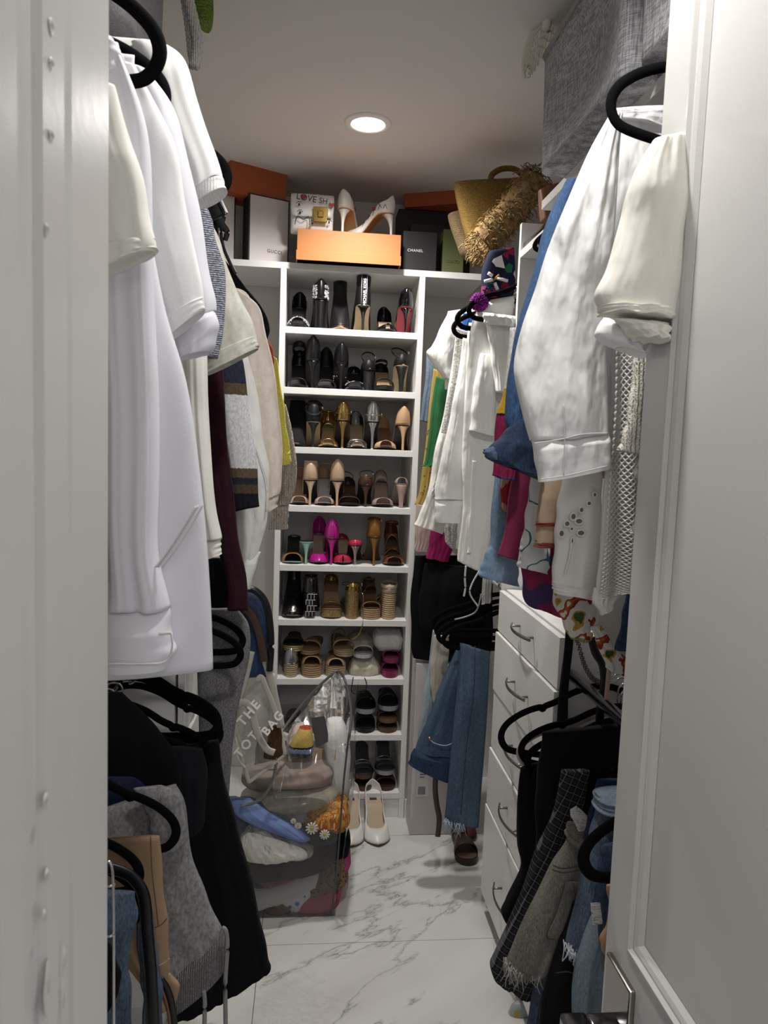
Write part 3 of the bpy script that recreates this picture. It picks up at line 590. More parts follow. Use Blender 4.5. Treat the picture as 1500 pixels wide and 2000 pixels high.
put(6, 762, 'magenta slide, toe out, lower of the two under the white cloth', 1, kind='wedge', name='slide_sandal', H=.004, plat=.026, toe='round', hm=plain('magenta_rubber', '8c1a50', .45), um=plain('magenta_rubber_2', '8c1a50', .45), ins='6c1440', straps=((.5, .86, .034),), wk=.88)
put(6, 764, 'magenta slide, toe out, upper of the two under the white cloth', 1, dz=.064, dy=.006, kind='wedge', name='slide_sandal', H=.004, plat=.02, toe='round', hm=C('84184c', .45), um=C('84184c', .45), ins='5c1036', straps=((.5, .86, .028),), wk=.88)
put(6, 707, 'pale grey slide lying on the wrapped cream bundle', 1, dz=.084, dy=.01, kind='wedge', name='slide_sandal', H=.004, plat=.012, toe='round', hm=C('b4b6bc', .5), um=C('c0bcb4', .6), ins='9a9a9c', straps=((.5, .86, .034),))
# shelf 8
for k, (px, dz, lab, u, h) in enumerate(((565, 0, 'black flat shoe in the dark corner of the eighth shelf, behind the clear bag', '0c0c0e', '1a1a1c'), (604, 0, 'dark flat shoe behind the clear bag top, eighth shelf', '100e10', '1a1a1c'), (712, 0, 'black lace-up flat, lower one right of the clear bag', '0a0a0c', '0d0d0f'), (712, .086, 'black slide with a pale sole edge, upper one right of the clear bag', '0b0b0d', '8e9094'), (757, 0, 'brown leather slide, lowest of the stack at the right end of the eighth shelf', '50321f', '5a3b26'), (757, .045, 'brown slide with silver beaded strap, middle of the eighth shelf stack', '5c3a24', '6a4930'), (758, .100, 'black slide on a pale sole, topmost of the stack on the eighth shelf', '0b0b0d', '85878b'))):
    put(7, px, lab, 1, dz=dz, dy=.004, kind='wedge', name='slide_sandal' if k > 2 else 'flat_shoe', H=.004, plat=.016, toe='round', hm=C(h, .5), um=C(u, .4), ins=u, straps=((.48, .88, .026 if k in (4, 5) else .05),), extra=gems(.5, .55, 40, crystal, .03, .003) if k == 5 else None)
# shelf 9
for px, dz, lab, cl in ((707, 0, 'brown sandal under the left clear-band slide, bottom shelf', 0), (707, .055, 'slide with a clear vinyl band and brown sole, left one on the bottom shelf', 1), (754, 0, 'reddish brown slide under the right clear-band slide, bottom shelf', 0), (752, .072, 'slide with a clear vinyl band and pale sole, right one on the bottom shelf', 1)):
    put(8, px, lab, 1, dz=dz, dy=.006, kind='wedge', name='slide_sandal', H=.06 if cl else .004, plat=.014, toe='round', hm=C('5a3a24' if px == 707 else ('8f9094' if cl else '4b2415'), .5), um=clearv if cl else C('5a2c18', .4), ins='3a3a3c' if cl else '3b2216', straps=((.60, .90, .030 if cl else .036), (.22, .27, .05)) if cl else ((.5, .88, .034),), extra=(lambda o, l, add, um: add('rim', tube([(l.w(.6)*1.06*sin(u*pi/2), l.y(.60), l.z(.6)+.031*cos(u*pi/2)**.75) for u in np.linspace(-1, 1, 9)], .0015, n=5), silver)) if cl else None)
# pair on the floor
wp = plain('white_leather', 'dedad4', .35)
p1 = atz(735, 1656, 0); p2 = atz(690, 1658, 0)
for p, lab, s in ((p1, 'white pointed pump on the tiles, right one of the pair by the tower base', .04), (p2, 'white pointed pump on the tiles, left one of the pair half behind the clear bag', -.03)):
    o = shoe('high_heel', lab, p[0], p[1], .0008, 1, H=.085, um=wp, ins='b7a184', tag='26221e', sole='3c342c', rz=s, L=.285, wk=1.36, hh=.056, throat=.66, group='white pumps on the floor')
# white printed pumps and white handbag on the orange box
OB = (at(580, 480, 3.02), at(783, 480, 3.02)); obx0, obx1 = OB[0][0], OB[1][0]; OBZ = TZ+.122
wpat = plain('white_printed_leather', 'ecebe8', .3)
redm, ink = C('b01c22', .5), C('17171a', .5)
def doodle(o, l, add, um):
    G = []
    for k in range(5): t = .1+.1*k; G.append(tube([(-l.w(t)*1.075, l.y(t), l.z(t)+.012+.004*k % .02), (-l.w(t+.03)*1.075, l.y(t+.03), l.z(t+.03)+.03), (-l.w(t+.06)*1.075, l.y(t+.06), l.z(t+.06)+.014)], .0012, n=4))
    add('doodle', merge(*G), ink)
    G = [boxg((-.03, l.y(t), l.z(t)+.018), (-.0285, l.y(t+.07), l.z(t)+.034), .0005) for t in (.18, .3)]
    add('red_patch', merge(*G), redm); add('red_patch', merge(*[(v*np.array([-1, 1, 1]), f) for v, f in G]), redm)
    add('doodle', merge(tube([(l.w(.7)*.98, l.y(.7), l.z(.7)+.012), (l.w(.85)*.9, l.y(.85), l.z(.85)+.016), (0, l.y(.97), l.z(.97)+.014), (-l.w(.85)*.9, l.y(.85), l.z(.85)+.016)], .0012, n=4)), ink)
ang = shoe('high_heel', 'white doodle-printed pump, heel out, standing on the orange box', at(668, 440, 3.06)[0], 3.06, OBZ+.001, 0, H=.098, um=wpat, sole='b98a50', rz=-.35, extra=doodle, group='printed white pumps on the orange box')
shoe('high_heel', 'white doodle-printed pump lying sideways, toe left, on the orange box', at(768, 440, 3.10)[0], 3.10, OBZ+.001, 0, H=.098, um=wpat, sole='b98a50', rz=1.25, extra=doodle, group='printed white pumps on the orange box')
# ================================================================== boxes, bags on the top shelves
def bx(name, label, cat, lo, hi, m, rz=0, z=None, b=.002, parts=()):
    c = ((lo[0]+hi[0])/2, (lo[1]+hi[1])/2, lo[2]); o = thing(name, label, cat, c, rz=rz)
    L = np.array(lo)-c; Hh = np.array(hi)-c
    mesh('body', *boxg(L, Hh, b), m, o, world=False, smooth=False)
    for nm, a, d, mm in parts: mesh(nm, *boxg(a, d, .001), mm, o, world=False, smooth=False)
    return o, L, Hh
orange = plain('orange_card', 'd8742c', .6, bs=(200, .1)); orange2 = plain('bright_orange_card', 'b86c2a', .55, bs=(200, .1)); orange_d = plain('burnt_orange_card', 'b4501f', .6, bs=(200, .1))
blk = plain('black_card', '131316', .6); whc = plain('white_card', 'cfc9c7', .6); olive = plain('olive_card', '5a6134', .7)
o, L, Hh = bx('shoe_box', 'bright orange box with a lid seam, holding the white handbag and pumps', 'box', (obx0, 3.02, TZ+.0005), (obx1, 3.32, OBZ), orange2)
mesh('lid', *boxg((L[0]-.0025, L[1]-.0025, 0.0), (Hh[0]+.0025, Hh[1]+.0025, .038), .001), orange2, o, world=False, smooth=False)
def facebox(name, label, px0, px1, py_top, py_bot, Y, depth, m, face=None, rz=0, txt=None, z0=None, lid=None, tm=None, th=.016, tpos=(.5, .14), face_label=None, lm=None):
    a, b = at(px0, py_bot, Y), at(px1, py_bot, Y); zt = at((px0+px1)/2, py_top, Y)[2]; z0 = TZ+.0005 if z0 is None else z0
    c = ((a[0]+b[0])/2, Y+depth/2, z0); w = b[0]-a[0]; h = zt-z0; o = thing(name, label, 'box', c, rz=rz)
    mesh('body', *boxg((-w/2, -depth/2, 0), (w/2, depth/2, h), .002), m, o, world=False, smooth=False)
    if face is not None: mesh('front_face', *boxg((-w/2+.006, -depth/2-.0025, .006), (w/2-.006, -depth/2+.001, h-.006), .001), face, o, world=False, smooth=False, label=face_label)
    if lid: mesh('lid', *boxg((-w/2-.002, -depth/2-.002, h-lid), (w/2+.002, depth/2+.002, h+.002), .001), lm or m, o, world=False, smooth=False)
    if txt: t = text(None, txt, tm, (-w/2+w*tpos[0], -depth/2-.0032, h*tpos[1]), (1, 0, 0), (0, 0, 1), th, mid=True, space=1.15); t.parent = o
    return o, w, h
facebox('gift_box', 'white-faced black box with dark capital lettering, left of the white handbag', 475, 560, 383, 492, 3.13, .07, blk, whc, .42, 'GUCCI', tm=C('3a3a3c', .5), tpos=(.64, .20), th=.019)
facebox('gift_box', 'plain white-faced black box at the left end of the top shelf', 416, 452, 372, 488, 3.13, .10, blk, whc, .30)
facebox('gift_box', 'olive green box edge at the far left of the top shelf', 386, 404, 392, 492, 3.22, .10, olive)
gz = at(500, 388, 3.12)[2]
facebox('shoe_box', 'burnt orange lidded box lying on top of the white-faced boxes, left', 428, 548, 322, 388, 3.12, .15, orange_d, None, .50, z0=gz+.006, lid=.028)
facebox('gift_box', 'black box with white capital lettering, right of the orange box', 786, 852, 452, 515, 3.08, .12, blk, None, .0, 'CHANEL', tm=C('e8e8e8', .5), tpos=(.36, .5), th=.0155)
facebox('gift_box', 'taller black box just behind the white-lettered black box', 800, 866, 438, 515, 3.215, .10, plain('black_card_2', '0f0f12', .5))
facebox('gift_box', 'widest black box, rear of the black boxes against the back wall', 775, 918, 412, 512, 3.325, .12, plain('black_card_3', '141418', .6))
facebox('gift_box', 'olive green box with faint lettering beside the straw bags', 864, 905, 448, 518, 3.10, .10, olive, None, 0, 'GUCCI', tm=C('767b4a', .5), tpos=(.48, .28), th=.016)
rz_ = at(870, 416, 3.33)[2]
facebox('shoe_box', 'burnt orange lidded box lying on top of the rear black box, right', 800, 942, 352, 413, 3.24, .15, orange_d, None, -.42, z0=rz_+.006, lid=.026)
# white handbag with drawings
hb = thing('handbag', 'white flap handbag with black and red drawings and a gold lock', 'bag', (at(605, 440, 3.05)[0], 3.10, OBZ))
def hbx(px, py): return at(px, py, 3.045)
w0 = at(566, 440, 3.05)[0]; w1 = at(652, 440, 3.05)[0]; ht = at(600, 376, 3.05)[2]-OBZ
rings = []
for k in range(9):
    f = k/8; th = .045*(1-.45*f)*(sin(pi*min(1, (f+.08)/.3)/2)); z = OBZ+.002+ht*f; ww = (w1-w0)/2*(.97+.03*f)
    rings.append([((w0+w1)/2+ww*np.sign(cos(a))*abs(cos(a))**.35, 3.10+th*np.sign(sin(a))*abs(sin(a))**.5, z) for a in np.linspace(0, 2*pi, 28, endpoint=False)])
mesh('body', *loft(rings), wpat, hb)
V = []; 
for i in range(10):
    f = i/9; z = OBZ+ht*(1.0-.62*f); y = 3.10-.046*min(1, .55+f*.6)-.004
    for j in range(9): u = -1+2*j/8; V.append(((w0+w1)/2+u*(w1-w0)/2*.98*(1-.10*max(0, f-.7)/.3*abs(u)**4), y+ (.02 if i == 0 else 0), z+.006*(i == 0)))
solid(mesh('flap', V, gridf(10, 9), wpat, hb), .003)
wm = (w0+w1)/2; yf = 3.10-.058
mesh('lock', *merge(boxg((wm+.004, yf-.006, OBZ+.035), (wm+.062, yf, OBZ+.095), .002), boxg((wm+.022, yf-.012, OBZ+.052), (wm+.045, yf-.005, OBZ+.078), .003)), plain('gold_metal', 'c09a50', .2, 1), hb, smooth=False)
text(hb, 'LOVE', ink, (w0+.022, yf-.001, OBZ+ht*.80), (1, 0, -.12), (0, 0, 1), .034, 'drawing'); text(hb, 'SH', ink, (wm+.025, yf-.001, OBZ+ht*.74), (1, 0, -.1), (0, 0, 1), .03, 'drawing')
def heart(c, s): return loft([[(c[0]+s*.06*16*sin(a)**3, y, c[1]+s*.06*(13*cos(a)-5*cos(2*a)-2*cos(3*a)-cos(4*a))) for a in np.linspace(0, 2*pi, 24, endpoint=False)] for y in (yf-.0015, yf)])
mesh('drawing', *merge(heart((w0+.052, OBZ+ht*.86), .013), heart((w1-.012, OBZ+ht*.7), .012)), redm, hb, smooth=False)
G = []
for cx, cz in ((w0+.035, .66), (w0+.04, .45), (w0+.09, .2), (w1-.02, .25)):
    for k in range(4): a = .5+k*.7; G.append(tube([(w0*0+cx+.010*cos(a), yf-.001, OBZ+ht*cz+.010*sin(a)), (cx+.011*cos(a), yf-.001, OBZ+ht*cz+.012*sin(a))], .003, n=5, sm=False))
    G.append(tube([(cx-.003, yf-.001, OBZ+ht*cz), (cx+.003, yf-.001, OBZ+ht*cz)], .005, n=6, sm=False))
G.append(tube([(w0+.02, yf, OBZ+.02), (w0+.03, yf-.001, OBZ+ht*.35), (w0+.055, yf-.001, OBZ+ht*.28), (w0+.075, yf-.001, OBZ+ht*.36), (w0+.08, yf, OBZ+.02)], .0016, n=4))
mesh('drawing', *merge(*G), ink, hb)
mesh('chain', *merge(*[tube([(wm-.03+.012*k, 3.095+.004*(k % 2), OBZ+ht+.006+.003*(k % 3)), (wm-.03+.012*k+.009, 3.095, OBZ+ht+.011)], .0028, n=5, sm=False) for k in range(7)]), C('c9b68a', .2, 1), hb)
# ---- straw bags on the right
straw = knit('golden_straw', '84642a', 'b08c48', 110, 'Z', depth=.004); jute = knit('brown_basketweave', '75603f', '9c855f', 80, 'Z', depth=.006); raf = plain('raffia', 'b08e58', .95, bs=(90, 1), col2='876a3c', cs=60)
def slabbag(name, label, cat, pts, Y, th, m, parts=None, taper=.5, n=14, puff=1.0):
    """soft bag: front outline in the picture at depth Y, real thickness th; pts = rows (lx,ly,rx,ry) top->bottom"""
    R = np.array([np.concatenate([at(a, b, Y)[[0, 2]], at(c, d, Y)[[0, 2]]]) for a, b, c, d in pts]); R = catmull(R, n)
    rings = []
    for k, r in enumerate(R):
        f = k/(n-1); t = th*(taper+(1-taper)*sin(pi*min(1, .15+f*.85)/1.0*.62)); mid = (r[:2]+r[2:])/2; h = (r[2:]-r[:2])/2
        rings.append([(mid[0]+h[0]*np.sign(cos(a))*abs(cos(a))**.6, Y+t*np.sign(sin(a))*abs(sin(a))**.6, mid[1]+h[1]*np.sign(cos(a))*abs(cos(a))**.6) for a in np.linspace(0, 2*pi, 28, endpoint=False)])
    allz = [p[2] for r in rings for p in r]; cx = np.mean([p[0] for r in rings for p in r])
    o = thing(name, label, cat, (cx, Y, min(allz)))
    mesh('body', *loft(rings), m, o); return o
o = slabbag('straw_bag', 'golden woven straw bag with a round handle beside the shaggy raffia roll', 'bag', [(886, 358, 1035, 352), (893, 395, 1015, 400), (905, 440, 985, 450), (916, 468, 960, 478), (925, 480, 940, 484)], 2.78, .05, straw)
hpts = [at(x, y, 2.78) for x, y in ((958, 352), (962, 340), (980, 330), (1003, 330), (1018, 340), (1022, 352))]
mesh('handle', *tube(hpts, .011, n=8), straw, o)
slabbag('straw_bag', 'brown basket-weave pouch tucked below the golden straw bag', 'bag', [(875, 420, 905, 412), (880, 440, 918, 430), (893, 475, 935, 468), (902, 497, 945, 500), (930, 515, 945, 518)], 2.86, .045, jute)
def shaggy():
    Y = 2.66; ctr = catmull([at(x, y, Y) for x, y in ((938, 478), (965, 450), (995, 415), (1025, 378), (1045, 350))], 40); r = random.Random(3)
    o = thing('raffia_bag', 'shaggy tan raffia bag with loose fringed ruffles leaning on the upright panel', 'bag', ctr[0]-np.array([0, 0, .05]))
    rad = [(.045+.018*sin(k*.5))*(.6+.4*sin(pi*min(1, (k+6)/30)/1)) if k < 12 else .055+.008*sin(k*.9) for k in range(40)]
    V, Fc = tube(ctr, .05, .05, 14, sm=False, up=(0, 1, 0)); V = V+np.array([[r.uniform(-.006, .006) for _ in range(3)] for _ in V])
    mesh('body', V, Fc, raf, o)
    G = []
    for k in range(1700):
        c = ctr[r.randrange(40)]; a = r.uniform(0, 2*pi); b = r.uniform(-1, 1); d = np.array([cos(a)*sqrt(1-b*b), sin(a)*sqrt(1-b*b), b]); p = c+d*.046
        q = p+d*.009+np.array([r.uniform(-.02, .02), r.uniform(-.01, .01), r.uniform(-.02, .012)]); s = q+np.array([r.uniform(-.015, .015), r.uniform(-.01, .01), -r.uniform(.0, .02)])
        G.append(tube([p, q, s], .0019, .0012, 4, sm=False))
    mesh('ruffle', *merge(*G), raf, o, kind='stuff'); return o
shaggy()
# embroidered bag with a pompom
emb = splotch('embroidered_cloth', [(0, '16203c'), (.40, '9c1c40'), (.56, '141c34'), (.70, '7a1024'), (.80, 'd8d0d4'), (.86, '1f6a4a'), (.92, 'c04a7a')], 30)
o = slabbag('embroidered_bag', 'dark red and navy embroidered pouch with flowers below the straw bags', 'bag', [(955, 492, 1003, 486), (943, 520, 1004, 510), (941, 550, 1005, 545), (942, 575, 1005, 570), (946, 586, 1000, 578)], 2.56, .04, emb)
Y = 2.56-.041
def petal(cx, cy, r, n, m, w=.006): 
    c = at(cx, cy, Y); return merge(*[tube([c+np.array([cos(a), 0, sin(a)])*r*.3, c+np.array([cos(a), -.002, sin(a)])*r], w, .003, 6, sm=False) for a in np.linspace(0, 2*pi, n, endpoint=False)])
mesh('embroidered_flower', *petal(953, 570, .020, 9, None, .004), C('1c2a66', .8), o); mesh('embroidered_flower', *petal(953, 570, .008, 6, None, .004), C('c22840', .8), o, label='red flower centre')
mesh('embroidered_petal', *merge(*[tube([at(a, b, Y), at(c, d, Y)], .006, .004, 6, sm=False) for a, b, c, d in ((953, 533, 962, 539), (946, 550, 962, 546), (970, 543, 992, 549), (966, 552, 972, 566))]), C('e2dcdc', .8), o, label='white stitched petals')
mesh('stitched_stem', *tube([at(975, 537, Y), at(962, 549, Y)], .004, n=6, sm=False), C('a8743c', .8), o)
c = at(936, 590, 2.52); G = []; r = random.Random(5)
for k in range(700):
    a = r.uniform(0, 2*pi); b = r.uniform(-1, 1); d = np.array([cos(a)*sqrt(1-b*b), sin(a)*sqrt(1-b*b), b]); G.append(tube([c, c+d*.034*r.uniform(.85, 1)], .0016, n=4, sm=False))
o = thing('pompom', 'purple wool pompom hanging under the embroidered pouch', 'pompom', c-np.array([0, 0, .034])); mesh('tuft', *merge(*G), C('8a1a8a', .95), o, kind='stuff')
# brown leather bag on the right shelf end
lea = plain('brown_saddle_leather', '8a5f42', .5, bs=(200, .15))
o = slabbag('leather_bag', 'brown leather bag standing behind the upright panel under the grey basket', 'bag', [(1052, 372, 1094, 358), (1053, 390, 1092, 382), (1055, 412, 1085, 405), (1058, 432, 1078, 428)], 2.36, .03, lea)
o['label'] = 'brown leather bag peeking out between the upright panel and the denim shirt'
# ---- grey fabric baskets, right shelf
def linen(name, a, b):
    m, t, N, L, P = nt(name); P.inputs['Roughness'].default_value = .95; P.inputs['Specular IOR Level'].default_value = .1
    x = noise(N, L, coord(N, L, (30, 30, 520), (0, 0, 0)), 1, 3, .7); z = noise(N, L, coord(N, L, (300, 300, 18)), 1, 3, .7)
    ad = N.new('ShaderNodeMath'); ad.operation = 'ADD'; L.new(x, ad.inputs[0]); L.new(z, ad.inputs[1]); hf = N.new('ShaderNodeMath'); hf.operation = 'MULTIPLY'; hf.inputs[1].default_value = .5; L.new(ad.outputs[0], hf.inputs[0])
    L.new(ramp(N, L, hf.outputs[0], [(.45, a), (.55, b)]), P.inputs['Base Color'])
    n = bump(N, L, noise(N, L, coord(N, L), 9, 2), .5, .02); L.new(bump(N, L, hf.outputs[0], .4, .001, n), P.inputs['Normal']); return m
lin = linen('grey_linen', '84858a', 'c2c3c6'); felt = plain('grey_felt', '8d8d90', .95, bs=(300, .4), col2='a6a6a8', cs=220); cord = knit('white_cord', 'd0cbc2', 'e6e2da', 70, 'X')
def basket(label, x0, x1, y0, y1, z0, z1, m, flare=.02, sag=.02, seed=0):
    o = thing('storage_basket', label, 'basket', ((x0+x1)/2, (y0+y1)/2, z0)); rings = []
    for k in range(13):
        f = k/12; e = flare*f; rings.append([]); r = .035
        xs0, xs1, ys0, ys1 = x0-e+r, x1+e-r, y0-e+r, y1+e-r
        for q, (cx, cy) in enumerate(((xs1, ys1), (xs0, ys1), (xs0, ys0), (xs1, ys0))):
            for j in range(5):
                a = q*pi/2+j*pi/8; rings[-1].append([cx+r*cos(a), cy+r*sin(a), z0+(z1-z0)*f])
            nx = ((xs0, ys1), (xs0, ys0), (xs1, ys0), (xs1, ys1))[q]
            a = (q+1)*pi/2
            for j in range(1, 7):
                t = j/7; p = [cx+(nx[0]-cx)*t+r*cos(a), cy+(nx[1]-cy)*t+r*sin(a), z0+(z1-z0)*f]
                bl = -sag*sin(pi*t)*sin(pi*min(1, f*1.0))*(1+.4*sin(3*t+seed)); p[0] += cos(a)*bl; p[1] += sin(a)*bl; rings[-1].append(p)
    V, Fc = loft(rings, True, False); solid(mesh('body', V, Fc, m, o), .006, -1)
    rim = [tuple(p) for p in rings[-1]]
    return o, rim
Z0 = 2.389
bo, rim = basket('grey woven-linen basket with a corded rim, far one on the right shelf', .585, 1.04, 1.445, 1.99, Z0, 2.685, lin, .006, .03)
mesh('corded_rim', *tube(rim, .007, n=8, closed=True, sm=False), knit('rim_cord', 'b9b4aa', 'd8d4cb', 120, 'Y', depth=.006), bo)
basket('grey woven-linen basket, near one on the right shelf above the big white shirt', .60, 1.04, .985, 1.425, Z0, 2.69, lin, .006, .028, 1)
# cream crochet bag spilling out of the far basket + its handle
def net(name, V, nu, nv, m, parent, th=.004, label=None, kind=None, du=1):
    """open-work: diamond cells over a nu x nv grid of points, thickened into real cords"""
    V = np.asarray(V).reshape(nu, nv, 3); P, E = [], {}
    Fc = []; idx = lambda i, j: i*nv+j
    for i in range(1, nu-1):
        for j in range(1, nv-1):
            if (i+j) % 2 == 0: Fc.append((idx(i-1, j), idx(i, j+1), idx(i+1, j), idx(i, j-1)))
    o = mesh(name, V.reshape(-1, 3), Fc, m, parent, label=label, kind=kind)
    bm = bmesh.new(); bm.from_mesh(o.data); bmesh.ops.delete(bm, geom=[v for v in bm.verts if not v.link_faces], context='VERTS'); bm.to_mesh(o.data); bm.free()
    w = o.modifiers.new('cords', 'WIREFRAME'); w.thickness = th; w.use_replace = True; w.use_even_offset = False; return o
crm = plain('cream_yarn', 'e3dccb', .95, bs=(200, .5))
o = thing('crochet_bag', 'cream crochet bag hanging over the far grey basket rim', 'bag', at(1025, 150, 2.10))
G = []
rows = catmull(np.array([np.concatenate([at(a, b, 2.0), at(c, d, 1.97)]) for a, b, c, d in ((1098, 0, 1120, 30), (1070, 25, 1095, 55), (1045, 55, 1068, 90), (1028, 95, 1050, 130), (1022, 130, 1036, 150), (1024, 152, 1030, 156))]), 26)
V = [[r[:3]*(1-j/10)+r[3:]*j/10+np.array([0, -.03*sin(pi*j/10), .02*sin(pi*j/10)]) for j in range(11)] for r in rows]
net('mesh_body', V, 26, 11, crm, o, .006)
mesh('edge_cord', *tube([v[0] for v in V[::3]]+[V[-1][0]], .006, n=6), crm, o)
mesh('strap', *tube([at(x, y, 1.95) for x, y in ((1066, 60), (1070, 35), (1080, 12), (1100, -8))], .012, n=8), crm, o)
# ---- left shelf: grey bags, rope, green crochet
b2, _ = basket('grey felt bag nearest the doorway on the left shelf', -.75, -.352, .86, 1.36, Z0, 2.66, felt, -.01, .01)
b3, _ = basket('grey felt bag with a twisted white rope, second on the left shelf', -.75, -.350, 1.40, 1.72, Z0, 2.66, felt, .008, .01, 2)
pts = [at(x, y, 1.72) for x, y in ((360, -20), (366, 20), (372, 60), (376, 100), (381, 128))]
pts2 = [at(x, y, 1.70) for x, y in ((366, -10), (378, 40), (386, 80), (384, 110), (379, 130))]
def rope_t(p, r=.011):
    c = catmull(p, 60); G = []
    for q in range(3):
        G.append(tube([c[k]+r*.55*np.array([cos(k*.55+q*2.1), sin(k*.55+q*2.1), 0]) for k in range(60)], r*.6, n=6, sm=False))
    return merge(*G)
mesh('rope_handle', *rope_t(pts), cord, b3); mesh('rope_handle', *rope_t(pts2), cord, b3)
o = slabbag('crochet_pouch', 'green crochet piece dangling at the ceiling beside the white rope', 'bag', [(372, -60, 415, -60), (374, 0, 416, 0), (380, 28, 416, 25), (388, 47, 413, 46), (396, 52, 408, 52)], 1.90, .03, knit('green_yarn', '66802f', '93b04e', 40, 'Z', depth=.01))
# ================================================================== clothes and hangers
# rods of the far right corner behind the upright panel
for z, w in ((2.20, 'upper'), (1.16, 'lower')):
    r = thing('closet_rod', 'short %s chrome rail in the far right corner beside the shoe tower' % w, 'rod', (.69, 2.8, z)); mesh('rail', *tube([(.69, 2.453, z), (.69, 3.40, z)], .013, n=12, sm=False), chrome, r)
def hanger(tip, Y, side, label, rod, m=velvet, z=None, rz=0, a=.215, s=1.0, tilt=0, thick=.0088, group='velvet hangers on the closet rails'):
    """tip: picture position of the hanger's end; side=+1 when that end points right"""
    T = at(tip[0], tip[1], Y); c = np.array([T[0]-side*a*cos(rz), Y-side*a*sin(rz)*0, T[2]+.018*s])
    o = thing('clothes_hanger', label, 'hanger', c, group, rz)
    H = [(0, .105), (.03, .101), (.07, .085), (.105, .062), (.128, .050), (.133, .043), (.140, .046), (.165, .036), (.190, .020), (.209, .000), (.215, -.022), (.206, -.042), (.185, -.052), (.12, -.055), (0, -.055)]
    k = a/.215; P = [(x*k, z*s) for x, z in H]; P = P+[(-x, z) for x, z in P[::-1] if x > 0]
    P = [(x*cos(tilt)-z*sin(tilt), 0, x*sin(tilt)+z*cos(tilt)) for x, z in P]
    mesh('frame', *tube(P, .0034, thick, 8, closed=True, up=(0, 1, 0)), m, o, world=False)
    zr = rod-c[2]; z0 = .105*s
    if zr > z0: hk = [(0, 0, z0), (0, 0, zr-.02), (.019, 0, zr-.004), (.014, 0, zr+.017), (-.008, 0, zr+.0185), (-.021, 0, zr+.006)]
    else: hk = [(0, 0, z0), (0, 0, z0+.03), (.015, 0, z0+.045), (0, 0, z0+.062), (-.015, 0, z0+.05)]
    mesh('hook', *tube(hk, .0022, n=6), chrome, o, world=False)
    return o
def xz(rows, Y):
    R = []
    for a, b, c, d in rows:
        if a == 'L': q = at(c, d, Y); p = np.array([-.70, Y, at(c, b, Y)[2]])
        else: p = at(a, b, Y)
        q = np.array([.95, Y, at(a, d, Y)[2]]) if c == 'R' else at(c, d, Y)
        R.append([p[0], p[2], q[0], q[2]])
    return np.array(R)
def drape(rows, Y, th=.016, nf=4, amp=.009, seed=0, nr=44, nc=34, lump=False, top=.25, wave=.0022, open_hem=True, pw=.7):
    """closed cloth tube: outline rows at depth Y, real thickness th, folds growing towards the hem"""
    r = np.random.RandomState(seed+11); R = catmull(xz(rows, Y), nr); V = []; n2 = 2*nc
    ph = np.linspace(0, 2*pi, n2, endpoint=False); ca, sa = np.cos(ph), np.sin(ph)
    a = np.sign(ca)*np.abs(ca)**.9; env = np.abs(sa)**pw
    comps = [(r.uniform(.6, 1.25)*nf*(k+1)*.7, r.uniform(0, 6.3), r.uniform(-2.2, 2.2), r.uniform(.5, 1)/(k+1)**.6, r.uniform(0, 6.3), r.uniform(2, 6)) for k in range(4)]
    rings = []
    for i in range(nr):
        t = i/(nr-1); x0, z0, x1, z1 = R[i]; g = top+(1-top)*t**.8; tk = th*(1 if not lump else max(.08, sin(pi*(.04+.92*t)))**.6)
        if not lump: tk *= min(1, .35+2.2*t)
        f = np.zeros(n2); fb = np.zeros(n2)
        for w, p, dr, am, q, tv in comps:
            ar = w*a*1.6+p+dr*t; s = np.sin(ar); f += am*(.55*s+.95*((1-np.abs(np.sin(ar/2+.4)))**1.6-.3)); fb += am*np.sin(w*a*1.6+q-dr*t)
            if not lump: f += .22*am*((1-np.abs(np.sin(tv*1.9*t+w*a*.9+q)))**3)*np.sin(pi*min(1, t*1.2))
            if lump: f += .5*am*np.sin(tv*3*t+p+2*a)
        y = np.where(sa < 0, Y-tk*env-amp*g*f*env*.6, Y+tk*env+amp*g*fb*env*.5)
        dx = wave*np.sin(comps[0][5]*2.2*t+comps[0][1])*t+wave*.6*np.sin(comps[1][5]*4.1*t+comps[2][1])
        x = (x0+x1)/2+(x1-x0)/2*a+dx; z = (z0+z1)/2+(z1-z0)/2*a
        if t > .5: z = z+wave*.7*(t-.5)*2*np.sin(comps[0][0]*a*1.6+comps[0][1])
        rings.append(np.stack([x, y, z], 1))
    if open_hem and not lump:
        L = rings[-1]; c = L.mean(0); hgt = min(.04, abs(R[-1][1]-R[0][1])*.25)
        K = rings[-4]; ck = K.mean(0); I1 = c+(L-c)*np.array([.985, .8, 1]); I2 = ck+(K-ck)*np.array([.95, .62, 1]); rings += [I1, I2]
    return loft(rings)
GS = {'lu': 'clothes on the left upper rail', 'll': 'clothes on the left lower rail', 'ru': 'clothes on the right upper rail', 'rl': 'clothes on the right lower rail', 'fu': 'clothes on the far right upper rail', 'fl': 'clothes on the far right lower rail', 'bag': 'clothes in the clear plastic bag', 'ba': 'clothes in the clear plastic bag'}
_sd = [0]
def G(name, label, cat, g, Y, mat, rows, parts=(), bname='body', **k):
    _sd[0] += 1; sd = k.pop('seed', _sd[0]*7); zs = xz(rows, Y); c = (float(zs[:, [0, 2]].mean()), Y, float(zs[:, [1, 3]].min()))
    o = thing(name, label, cat, c, GS.get(g))
    mesh(bname, *drape(rows, Y, seed=sd, **k), mat, o)
    for q, p in enumerate(parts):
        nm, rw, dY, m = p[:4]; kw = dict(p[4]) if len(p) > 4 else {}; lab = kw.pop('label', None)
        kk = dict(th=.014, nf=3, amp=.006, seed=sd+q+1); kk.update(kw); mesh(nm, *drape(rw, Y+dY, **kk), m or mat, o, label=lab)
    return o
